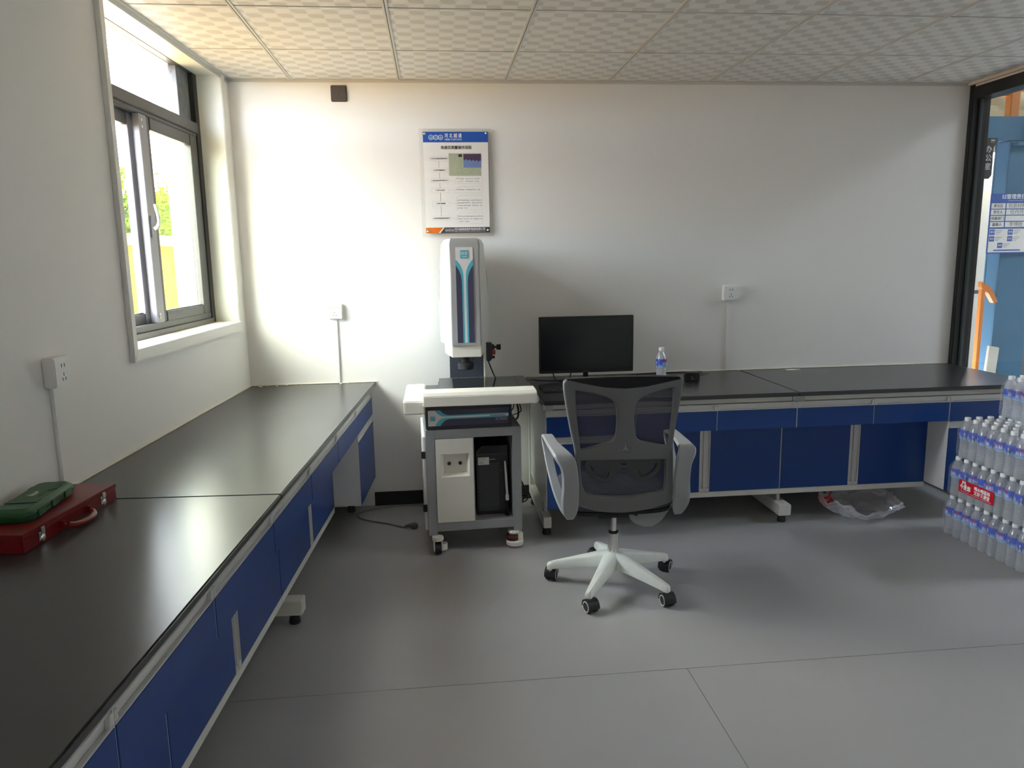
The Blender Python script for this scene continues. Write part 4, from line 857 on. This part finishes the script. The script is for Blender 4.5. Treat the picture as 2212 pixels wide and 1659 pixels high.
# ------------------------------------------------------------------ water bottles
PET = film('pet_water', (0.95, 0.965, 0.985), (0.95, 0.965, 0.99), 0.46, 0.06, 1.7)
CAPM = mat('cap_white', (0.84, 0.85, 0.86), 0.35)
LBL = bpy.data.materials.new('bottle_label'); LBL.use_nodes = True
_t = LBL.node_tree; _p = _t.nodes['Principled BSDF']; _p.inputs['Roughness'].default_value = 0.3
_c = N(_t, 'ShaderNodeTexCoord'); _s = N(_t, 'ShaderNodeSeparateXYZ'); _mr = N(_t, 'ShaderNodeMapRange'); _cr = N(_t, 'ShaderNodeValToRGB')
_mr.inputs['From Min'].default_value = 0.100; _mr.inputs['From Max'].default_value = 0.149
_cr.color_ramp.elements[0].position = 0.0; _cr.color_ramp.elements[0].color = (0.42, 0.66, 0.90, 1); _cr.color_ramp.elements[1].position = 0.45; _cr.color_ramp.elements[1].color = (0.03, 0.09, 0.62, 1)
_t.links.new(_c.outputs['Object'], _s.inputs[0]); _t.links.new(_s.outputs[2], _mr.inputs['Value']); _t.links.new(_mr.outputs['Result'], _cr.inputs['Fac']); _t.links.new(_cr.outputs['Color'], _p.inputs['Base Color'])
BR = 0.0305
prof = [(0.018, 0.004), (0.026, 0.0), (0.0295, 0.006), (BR, 0.014)]
for k in range(6):
    z = 0.020 + 0.0125 * k; q = BR - 0.0022 * math.sin(PI * k / 7.0)
    prof += [(q, z), (q - 0.0016, z + 0.005), (q, z + 0.010)]
prof += [(BR - 0.0010, 0.098), (BR, 0.100), (BR, 0.149), (BR - 0.001, 0.153), (0.0265, 0.163), (0.021, 0.176), (0.0145, 0.187), (0.0125, 0.191), (0.0125, 0.197)]
def wrap(me, r):                                                     # bend a flat XY mesh around the bottle (x -> angle, y -> z)
    m3 = M(); m3.add(me)
    m3.v = [((r + z) * math.cos(x / r), (r + z) * math.sin(x / r), y) for x, y, z in m3.v]
    return m3
bottle_me = M().lathe(prof, 20).mesh('bottle_body', PET, smooth=60)
cap_me = M().lathe([(0.0150, 0.193), (0.0152, 0.196), (0.0150, 0.209), (0.0138, 0.2115)], 20).mesh('bottle_cap', CAPM, bevel=0)
lab_me = M().lathe([(BR + 0.0002, 0.101), (BR + 0.0006, 0.102), (BR + 0.0006, 0.147), (BR + 0.0002, 0.148)], 28, cap=False).mesh('bottle_label', LBL)
tx = M(); HALF = PI * (BR + 0.0012); tm_ = text_mesh('蓝标', 0.021, 0, 0.0004)
for sx in (0, HALF):
    for dx in (-0.0004, 0.0004): tx.add(tm_, Matrix.Translation((sx + dx, 0.121, 0)))
txt_me = None
def wrapm(m3, r): 
    m3.v = [((r + z) * math.cos(x / r), (r + z) * math.sin(x / r), y) for x, y, z in m3.v]; return m3
txt_me = wrapm(tx, BR + 0.0012).mesh('label_text', WINK, smooth=0, recalc=False)
red_me = wrapm(M().grid(lambda u, v: (-0.010 + 0.020 * u, 0.136 + 0.007 * v, 0), 8, 1).grid(lambda u, v: (HALF - 0.010 + 0.020 * u, 0.136 + 0.007 * v, 0), 8, 1), BR + 0.0012).mesh('label_red_mark', mat('label_red', (0.55, 0.02, 0.03), 0.4), smooth=0, recalc=False)
man = M()
for pts in ([(-0.011, 0.101), (0.011, 0.101), (0.009, 0.116), (0.003, 0.121), (-0.003, 0.121), (-0.009, 0.116)],): [man.poly([(c0 + x, y, 0) for x, y in pts]) for c0 in (0.045, 0.045 + HALF)]
sui_me = wrapm(man, BR + 0.0012).mesh('label_suit', mat('suit_ink', (0.010, 0.014, 0.05), 0.5), smooth=0, recalc=False)
fm3 = M()
for c0 in (0.045, 0.045 + HALF): fm3.poly([(c0 + 0.0042 * math.cos(a * PI / 6), 0.128 + 0.0062 * math.sin(a * PI / 6), 0) for a in range(12)]).poly([(c0 - 0.0025, 0.121, .0002), (c0 + 0.0025, 0.121, .0002), (c0, 0.106, .0002)])
fac_me = wrapm(fm3, BR + 0.0013).mesh('label_figure', mat('skin_ink', (0.62, 0.46, 0.42), 0.5), smooth=0, recalc=False)
def bottle(loc, rz, label, group=None):
    t = thing('water_bottle', label, 'bottle', loc, rz, group)
    obj('body', bottle_me, t); obj('cap', cap_me, t); l = obj('label_band', lab_me, t)
    obj('label_text', txt_me, l); obj('label_red_mark', red_me, l); obj('label_suit', sui_me, l); obj('label_figure', fac_me, l)
    return t
bottle((2.354, -0.42, HC), R(-60), 'single clear water bottle standing on the right worktop by the monitor')
LZ = 0.2165; PITCH = 0.0625
lay = (('bottom', -0.925, 0.0), ('middle', -0.945, LZ), ('top', -0.985, 2 * LZ))
WRAP = film('shrink_wrap', (0.97, 0.975, 0.985), (0.88, 0.90, 0.94), 0.14, 0.10, 1.5)
def wrap_film(x0, x1, y0, y1, z, label):                             # film hugging a pack of bottles
    m3 = M(); pts = []
    nx = round((x1 - x0) / PITCH) + 1; ny = round((y1 - y0) / PITCH) + 1; r = BR + 0.0022
    def sc(k, n, c): return c
    for i in range(nx * 6): 
        f = i / (nx * 6); x = x0 - r + (x1 - x0 + 2 * r) * f; pts.append((x, y0 - r + 0.004 * (0.5 - 0.5 * math.cos(2 * PI * f * nx + 0)) * 1 - 0.0, 0))
    for i in range(ny * 6):
        f = i / (ny * 6); y = y0 - r + (y1 - y0 + 2 * r) * f; pts.append((x1 + r - 0.004 * (0.5 + 0.5 * math.cos(2 * PI * f * ny)), y, 0))
    for i in range(nx * 6):
        f = i / (nx * 6); x = x1 + r - (x1 - x0 + 2 * r) * f; pts.append((x, y1 + r - 0.004 * (0.5 + 0.5 * math.cos(2 * PI * f * nx)), 0))
    for i in range(ny * 6):
        f = i / (ny * 6); y = y1 + r - (y1 - y0 + 2 * r) * f; pts.append((x0 - r + 0.004 * (0.5 + 0.5 * math.cos(2 * PI * f * ny)), y, 0))
    cx, cy = (x0 + x1) / 2, (y0 + y1) / 2; rings = []
    for h, ins in ((0.004, 0.004), (0.02, 0.0), (0.09, 0.0015), (0.150, 0.0), (0.175, 0.010), (0.196, 0.019)):
        rings.append([(p[0] + (ins if p[0] < cx else -ins) + 0.0012 * noise.noise(Vector((p[0] * 30, p[1] * 30, h * 40))), p[1] + (ins if p[1] < cy else -ins), z + h) for p in pts])
    m3.rings(rings, cap=False)
    o = m3.build('shrink_wrap', WRAP, None, smooth=60); return tag(o, label, 'plastic wrap', 'shrink wrapped bottle packs')
ORD = ('first', 'second', 'third', 'fourth', 'fifth', 'sixth', 'seventh', 'eighth', 'ninth', 'tenth')
rg = random.Random(11); X0 = 3.802
for nm, y0, z in lay:
    for r_ in range(10):
        for c_ in range(5):
            bottle((X0 + PITCH * c_, y0 - PITCH * r_, z), rg.uniform(0, 2 * PI), 'clear water bottle in %s layer, %s row from left, %s from far end' % (nm, ORD[c_], ORD[r_]), 'bottles in the %s layer' % nm)
    wp = wrap_film(X0, X0 + 4 * PITCH, y0 - 5 * PITCH, y0, z, 'clear shrink wrap around the far pack in the %s layer' % nm)
    wrap_film(X0, X0 + 4 * PITCH, y0 - 9 * PITCH, y0 - 6 * PITCH, z, 'clear shrink wrap around the near pack in the %s layer' % nm)
    if nm == 'middle':
        RP = mat('red_print', (0.58, 0.008, 0.02), 0.35)
        bx_, ba, bb, bz0, bz1 = X0 - BR - 0.0035, -1.004, -1.249, 0.261, 0.327
        bn = M().grid(lambda u, v: (bx_ - 0.0015 * math.sin(u * 4 * 2 * PI), ba + (bb - ba) * u, bz0 + (bz1 - bz0) * v), 40, 4).build('red_banner', RP, wp, smooth=60)
        LT = lambda y, zz: T((0, -1, 0), (0, 0, 1), (bx_ - 0.0024, y, zz))
        text('banner_text', 'JML', 0.022, LT(-1.046, 0.315), WINK, bn, 0.0012)
        text('banner_text', '今麦郎', 0.030, LT(-1.055, 0.290), WINK, bn, 0.0012, width=0.076)
        text('banner_text', '喝水喝蓝标', 0.022, LT(-1.172, 0.307), WINK, bn, 0.0010, width=0.108)
        text('banner_text', '又好又便宜', 0.022, LT(-1.172, 0.284), WINK, bn, 0.0010, width=0.108)
        q = M()
        for a, b in ((-1.018, -1.085), (-1.092, -1.160), (-1.166, -1.238)): q.box(bx_ - 0.0026, bx_ - 0.0020, b, a, 0.2675, 0.2705)
        q.build('banner_fine_print', mat('pink_ink', (0.55, 0.35, 0.45), 0.5), bn, smooth=0)
TPX, TPY, TPZ = 3.985, -1.030, 3 * LZ
for r_ in range(5):
    for c_ in range(2):
        bottle((TPX + PITCH * c_, TPY - PITCH * r_, TPZ), rg.uniform(0, 2 * PI), 'loose-standing water bottle atop the stack, %s row from left, %s from far end' % (ORD[c_], ORD[r_]), 'bottles on top of the stack')
wrap_film(TPX, TPX + PITCH, TPY - 4 * PITCH, TPY, TPZ, 'clear shrink wrap around the small pack on top of the stack')

# ------------------------------------------------------------------ crumpled plastic bag on the floor
BAGM = film('bag_film', (0.94, 0.945, 0.95), (0.95, 0.95, 0.98), 0.50, 0.12, 1.7)
def bag_pt(a, v, lift=0.0):
    """a: angle round the bag, v: 0 at the floor to 1 at the open rim"""
    ca_, sa_ = math.cos(a), math.sin(a)
    n1 = noise.noise(Vector((ca_ * 1.7, sa_ * 1.7, v * 1.6 + 5))); n2 = noise.noise(Vector((ca_ * 3.6, sa_ * 3.6, v * 4.0))); n3 = abs(noise.noise(Vector((ca_ * 7, sa_ * 7, v * 6.0 + 2))))
    rx = 0.190 * (0.66 + 0.52 * math.sin(min(1, v * 1.2) * PI * .62)) * (1 + 0.22 * n1 + 0.12 * n2 - 0.07 * n3) + lift; ry = rx * 0.66
    back = 0.5 + 0.5 * sa_
    rim = 0.072 + 0.050 * back + 0.045 * noise.noise(Vector((ca_ * 2.6, sa_ * 2.6, 9))) + 0.018 * noise.noise(Vector((ca_ * 7, sa_ * 7, 4)))
    z = 0.003 + v * max(0.03, rim) + (0.014 * n2 + 0.010 * n3) * v
    return (rx * ca_, ry * sa_ * (1 + 0.10 * v), max(0.002, z))
bg = thing('plastic_bag', 'crumpled clear plastic bag with red print on the floor', 'plastic bag', (3.50, -0.60, 0), R(-8))
b3 = M().grid(lambda u, v: bag_pt(u * 2 * PI, v), 96, 26)
b3.build('bag_wall', BAGM, bg, smooth=40, recalc=False)
M().poly([bag_pt(k / 24 * 2 * PI, 0) for k in range(24)]).build('bag_bottom', BAGM, bg, recalc=False)
RPB = mat('red_print', (0.58, 0.008, 0.02), 0.35)
M().grid(lambda u, v: bag_pt(PI * (0.72 + 0.26 * u), 0.30 + 0.55 * v + 0.05 * math.sin(7 * u), -0.003), 14, 10).build('bag_red_print', RPB, bg, smooth=40, recalc=False)
def on_bag(me, a0, v0, su, sv, lift):
    m3 = M().add(me); m3.v = [bag_pt(a0 - x * su, v0 + y * sv, lift) for x, y, z in m3.v]; return m3
on_bag(text_mesh('喝水喝蓝标', 1.0, 0.02, 0.0), PI * 0.85, 0.60, 0.12, 0.13, -0.006).build('bag_text', WINK, bg, smooth=0, recalc=False)
for a, v in ((0.46, 0.80), (0.16, 0.72)): M().grid(lambda u, w_: bag_pt(PI * a + 0.10 * u, v + 0.16 * w_, 0.002), 3, 3).build('bag_print_block', INK, bg, smooth=0, recalc=False)

# ------------------------------------------------------------------ office chair (local: faces +Y, back towards the camera)
ch = thing('office_chair', 'grey and white swivel office chair with mesh back', 'chair', (1.872, -1.30, 0))
CG = mat('chair_grey', (0.13, 0.133, 0.137), 0.45, var=0.05, vscale=8); CW_ = mat('chair_white', (0.72, 0.73, 0.68), 0.4, var=0.12, vscale=18); CAR = mat('chair_arm_grey', (0.29, 0.297, 0.305), 0.45, var=0.05, vscale=8)
FAB = mesh_fabric('chair_mesh', (0.060, 0.057, 0.085), 0.80, 70.0); FABS = mat('seat_fabric', (0.045, 0.043, 0.065), 0.9, bump=0.4, bscale=500); BLKF = mat('black_fabric', (0.012, 0.012, 0.014), 0.9, bump=0.3, bscale=500)
BY = -0.200
def bend(m3, y0): 
    m3.v = [(x, y0 + y + 0.32 * x * x + 0.03 * (z - 0.7) ** 2, z) for x, y, z in m3.v]; return m3
outer = smooth_poly([(-0.240, 0.986), (-0.18, 0.976), (-0.09, 0.958), (0.0, 0.950), (0.09, 0.955), (0.18, 0.970), (0.236, 0.978), (0.244, 0.962), (0.237, 0.90), (0.224, 0.83), (0.212, 0.76), (0.205, 0.69), (0.208, 0.62), (0.211, 0.54), (0.208, 0.47), (0.194, 0.447), (0.10, 0.427), (0.0, 0.420), (-0.10, 0.428), (-0.188, 0.452), (-0.203, 0.48), (-0.203, 0.56), (-0.200, 0.62), (-0.204, 0.69), (-0.218, 0.76), (-0.231, 0.83), (-0.242, 0.90), (-0.249, 0.965)], 4)
ul = [(-0.206, 0.953), (-0.15, 0.944), (-0.09, 0.927), (-0.056, 0.911), (-0.036, 0.89), (-0.027, 0.85), (-0.028, 0.79), (-0.034, 0.748), (-0.052, 0.724), (-0.09, 0.711), (-0.15, 0.696), (-0.186, 0.690), (-0.194, 0.70), (-0.203, 0.78), (-0.211, 0.86), (-0.213, 0.94)]
low = [(-0.192, 0.642), (-0.180, 0.655), (0.0, 0.653), (0.172, 0.645), (0.184, 0.632), (0.187, 0.56), (0.183, 0.508), (0.168, 0.493), (0.10, 0.482), (0.0, 0.477), (-0.10, 0.484), (-0.158, 0.497), (-0.178, 0.513), (-0.190, 0.57)]
def densify(me, lim=0.03):
    bm = bmesh.new(); bm.from_mesh(me); bmesh.ops.remove_doubles(bm, verts=bm.verts, dist=1e-5); bmesh.ops.triangulate(bm, faces=bm.faces)
    for _ in range(4):
        es = [e for e in bm.edges if e.calc_length() > lim]
        if not es: break
        bmesh.ops.subdivide_edges(bm, edges=es, cuts=1); bmesh.ops.triangulate(bm, faces=bm.faces)
    bm.to_mesh(me); bm.free(); return me
fm = plate(outer, [smooth_poly(ul, 3), smooth_poly([(0.006 - x, z) for x, z in ul][::-1], 3), smooth_poly(low, 3)], 0.030, 0.007, 2)
bf = bend(M().add(densify(fm), T((1, 0, 0), (0, 0, 1), (0, 0.03, 0))), BY).build('back_frame', CG, ch, smooth=50)
bend(M().grid(lambda u, v: ((-0.226 + 0.02 * (1 - v)) * (1 - u) + (0.222 - 0.018 * (1 - v)) * u, 0.034, 0.455 + 0.525 * v), 20, 20), BY).build('back_mesh', FAB, ch, recalc=False)
tb = [(-0.243, 0.990)] + [(-0.243 + 0.482 * k / 16, 0.996 + 0.008 * math.sin(PI * k / 16) - 0.006 * k / 16) for k in range(17)] + [(0.240, 0.978), (0.18, 0.969), (0.09, 0.954), (0, 0.949), (-0.09, 0.957), (-0.18, 0.975)]
bend(M().prism(tb, 'y', -0.002, 0.046), BY).build('top_fabric_band', BLKF, ch, bevel=0.006)
# emblem on the back
star = []
for k in range(6):
    r_ = 0.022 if k % 2 == 0 else 0.0035; star.append((r_ * math.sin(R(60 * k)), r_ * math.cos(R(60 * k))))
ring = [(0.027 * math.cos(R(12 * k)), 0.027 * math.sin(R(12 * k))) for k in range(30)]; ring_i = [(0.0245 * math.cos(R(12 * k)), 0.0245 * math.sin(R(12 * k))) for k in range(30)]
EMB = mat('emblem_grey', (0.17, 0.172, 0.175), 0.3)
em = M().add(plate(ring, [ring_i], 0.003), FRONT(0.001, BY - 0.0005, 0.697)).build('emblem_ring', EMB, bf)
M().add(plate(star, [], 0.0025), FRONT(0.001, BY - 0.0004, 0.697)).build('emblem_star', mat('emblem_light', (0.30, 0.30, 0.30), 0.3), em, smooth=0)
# lumbar support behind the lower opening
lum = smooth_poly([(0.0, 0.640), (0.06, 0.658), (0.13, 0.655), (0.163, 0.625), (0.150, 0.580), (0.10, 0.548), (0.055, 0.545), (0.03, 0.575), (0.0, 0.582), (-0.03, 0.577), (-0.055, 0.549), (-0.10, 0.553), (-0.150, 0.585), (-0.168, 0.63), (-0.13, 0.66), (-0.06, 0.660)], 4)
holes = []
for s in (-1, 1):
    holes.append(smooth_poly([(s * 0.062, 0.590), (s * 0.070, 0.565), (s * 0.100, 0.567), (s * 0.135, 0.590), (s * 0.145, 0.620), (s * 0.138, 0.622), (s * 0.125, 0.598), (s * 0.098, 0.578), (s * 0.076, 0.577), (s * 0.070, 0.594)][::s], 2))
for z in (0.60, 0.622): holes.append([(-0.012, z - 0.006), (0.014, z - 0.006), (0.014, z + 0.006), (-0.012, z + 0.006)])
M().add(plate(lum, holes, 0.010, 0.002, 1), FRONT(0, BY + 0.032, 0)).build('lumbar_support', mat('lumbar_grey', (0.045, 0.045, 0.048), 0.5), ch, smooth=50)
# arms
def arm(s):
    P = [(-0.185, 0.400, 0.235, 0.030, 0.018), (-0.205, 0.430, 0.238, 0.062, 0.024), (-0.222, 0.48, 0.240, 0.074, 0.026), (-0.228, 0.56, 0.238, 0.070, 0.024), (-0.228, 0.625, 0.244, 0.070, 0.023), (-0.218, 0.664, 0.258, 0.082, 0.022), (-0.180, 0.684, 0.272, 0.074, 0.020), (-0.05, 0.690, 0.284, 0.056, 0.018), (0.08, 0.694, 0.286, 0.052, 0.016), (0.118, 0.680, 0.287, 0.048, 0.016), (0.105, 0.640, 0.286, 0.042, 0.015), (0.02, 0.555, 0.280, 0.040, 0.015), (-0.08, 0.480, 0.268, 0.042, 0.016), (-0.15, 0.425, 0.250, 0.040, 0.017)]
    n = len(P); Q = []
    for i in range(n):
        for j in range(4):
            t = j / 4; a = [P[(i + d) % n] for d in (-1, 0, 1, 2)]
            Q.append([0.5 * (2 * a[1][c] + (a[2][c] - a[0][c]) * t + (2 * a[0][c] - 5 * a[1][c] + 4 * a[2][c] - a[3][c]) * t * t + (3 * a[1][c] - a[0][c] - 3 * a[2][c] + a[3][c]) * t ** 3) for c in range(5)])
    rings = []; m_ = len(Q)
    for i, (y, z, x, wd, th) in enumerate(Q):
        d = Vector((Q[(i + 1) % m_][0] - Q[i - 1][0], Q[(i + 1) % m_][1] - Q[i - 1][1])).normalized(); nn = Vector((-d.y, d.x))
        w2, t2, c = wd / 2, th / 2, 0.30
        prof_ = [(-w2, -t2 * c), (-w2 * .8, -t2), (w2 * .8, -t2), (w2, -t2 * c), (w2, t2 * c), (w2 * .8, t2), (-w2 * .8, t2), (-w2, t2 * c)]
        rings.append([(s * (x + a), y + nn.x * b, z + nn.y * b) for a, b in prof_])
    M().rings(rings, loop=True).build('armrest', CAR, ch, smooth=40)
arm(-1); arm(1)
# seat
def seat_ring(z, i, k=40):
    pts = []
    for a in range(k):
        th = 2 * PI * a / k; c, s_ = math.cos(th), math.sin(th); e = 0.42
        pts.append(((0.243 - i) * math.copysign(abs(c) ** e, c), 0.035 + (0.225 - i) * math.copysign(abs(s_) ** e, s_), z))
    return pts
M().rings([seat_ring(0.412, 0.015), seat_ring(0.425, 0.0), seat_ring(0.455, 0.0), seat_ring(0.475, 0.012), seat_ring(0.482, 0.05)]).build('seat_cushion', FABS, ch, smooth=60)
M().rings([seat_ring(0.390, 0.05), seat_ring(0.398, 0.010), seat_ring(0.413, 0.006)]).build('seat_pan', BLKF, ch, smooth=50)
M().box(-0.09, 0.09, -0.10, 0.10, 0.355, 0.392).build('tilt_mechanism', BLACKM, ch, bevel=0.006)
M().tube([(0.09, 0.02, 0.372), (0.20, 0.02, 0.374), (0.235, 0.02, 0.372)], [0.006, 0.006, 0.012], 10).build('tilt_lever', BLACK, ch)
# gas lift
M().lathe([(0.0135, 0.25), (0.0135, 0.36)], 20).build('piston', CHROME, ch)
M().lathe([(0.027, 0.150), (0.0255, 0.152), (0.0248, 0.252), (0.022, 0.255)], 28).build('lift_tube', CHROME, ch)
M().lathe([(0.023, 0.2545), (0.0235, 0.258), (0.017, 0.262)], 24).build('lift_collar', BLACK, ch)
# five star base
hub = M().lathe([(0.034, 0.090), (0.044, 0.105), (0.044, 0.140), (0.038, 0.155), (0.030, 0.160)], 30).build('base_hub', CW_, ch, smooth=50)
for k in range(5):
    a = R(20 + 72 * k); Rm = Matrix.Rotation(a, 4, 'Z'); rings = []
    for r_, w2, zt, zb_ in ((0.018, 0.036, 0.164, 0.096), (0.06, 0.032, 0.157, 0.092), (0.12, 0.0265, 0.141, 0.085), (0.20, 0.0210, 0.119, 0.074), (0.275, 0.0165, 0.099, 0.064), (0.300, 0.0145, 0.091, 0.058), (0.306, 0.011, 0.085, 0.058)):
        rings.append([Rm @ Vector(p) for p in ((r_, -w2, zb_), (r_, w2, zb_), (r_, w2 * 1.0, zt - 0.012), (r_, w2 * .62, zt), (r_, -w2 * .62, zt), (r_, -w2, zt - 0.012))])
    lg_ = M().rings(rings).build('base_leg', CW_, ch, bevel=0.002, smooth=50)
    c = Rm @ Vector((0.290, 0, 0)); ca_ = R((-35, 115, -25, 200, 190)[k])
    cs = M().lathe([(0.0105, 0.040), (0.0105, 0.064)], 12, (c.x, c.y, 0)).build('caster', CW_, ch)
    d = Vector((math.cos(ca_), math.sin(ca_), 0)); o2 = Vector((c.x, c.y, 0)) + Vector((-d.y, d.x, 0)) * 0.014
    hood = M(); ar = Vector((-d.y, d.x, 0))
    for sd in (-1, 1):
        p0 = o2 + d * (sd * 0.007); p1 = o2 + d * (sd * 0.024); zz = Vector((0, 0, 0.0285))
        M().tube([p0 + zz, p0 + (p1 - p0) * .15 + zz, p1 - (p1 - p0) * .15 + zz, p1 + zz], [0.026, 0.0285, 0.0285, 0.026], 22).build('wheel', RUBBER, cs)
        p2 = p1 + d * (sd * 0.0008)
        ri = plate([(0.0235 * math.cos(R(15 * q)), 0.0235 * math.sin(R(15 * q))) for q in range(24)], [[(0.0205 * math.cos(R(15 * q)), 0.0205 * math.sin(R(15 * q))) for q in range(24)]], 0.0015)
        M().add(ri, T(tuple(ar * sd), (0, 0, 1), tuple(p2 + zz))).build('wheel_ring', SOCK, cs)
    hp = []
    for q in range(13):
        th = R(-10 + 200 * q / 12); hp.append((math.cos(th) * 0.0325, 0.0285 + math.sin(th) * 0.0325))
    hi = [(x * .90, 0.0285 + (z - 0.0285) * .90) for x, z in hp][::-1]
    hm = M()
    pl_ = [(x, z) for x, z in hp] + hi
    def W3(x, z, h): return o2 + ar * x + d * h + Vector((0, 0, z))
    hm.rings([[W3(x, z, -0.026) for x, z in pl_], [W3(x, z, 0.026) for x, z in pl_]]).build('caster_hood', BLACK, cs, smooth=40)
wf = M()
def flap(u, v):
    x = 0.04 + 0.225 * u; y = -0.14 + 0.06 * v + 0.012 * math.sin(u * 9); dz = 0.085 * math.sin(PI * min(1, u * 1.15 + .08)) ** .7 * (1 - 0.35 * u)
    return (x, y, 0.395 + 0.012 * u - dz * (1 - v) + 0.004 * noise.noise(Vector((u * 6, v * 6, 1))))
fp = wf.grid(flap, 24, 10).build('plastic_wrap_flap', film('wrap_white', (0.9, 0.9, 0.9), (0.75, 0.75, 0.76), 0.6, 0.2, 1.45), None, (1.872, -1.30, 0), smooth=60, recalc=False)
tag(fp, 'loose white plastic wrapping hanging under the office chair seat', 'plastic wrap')
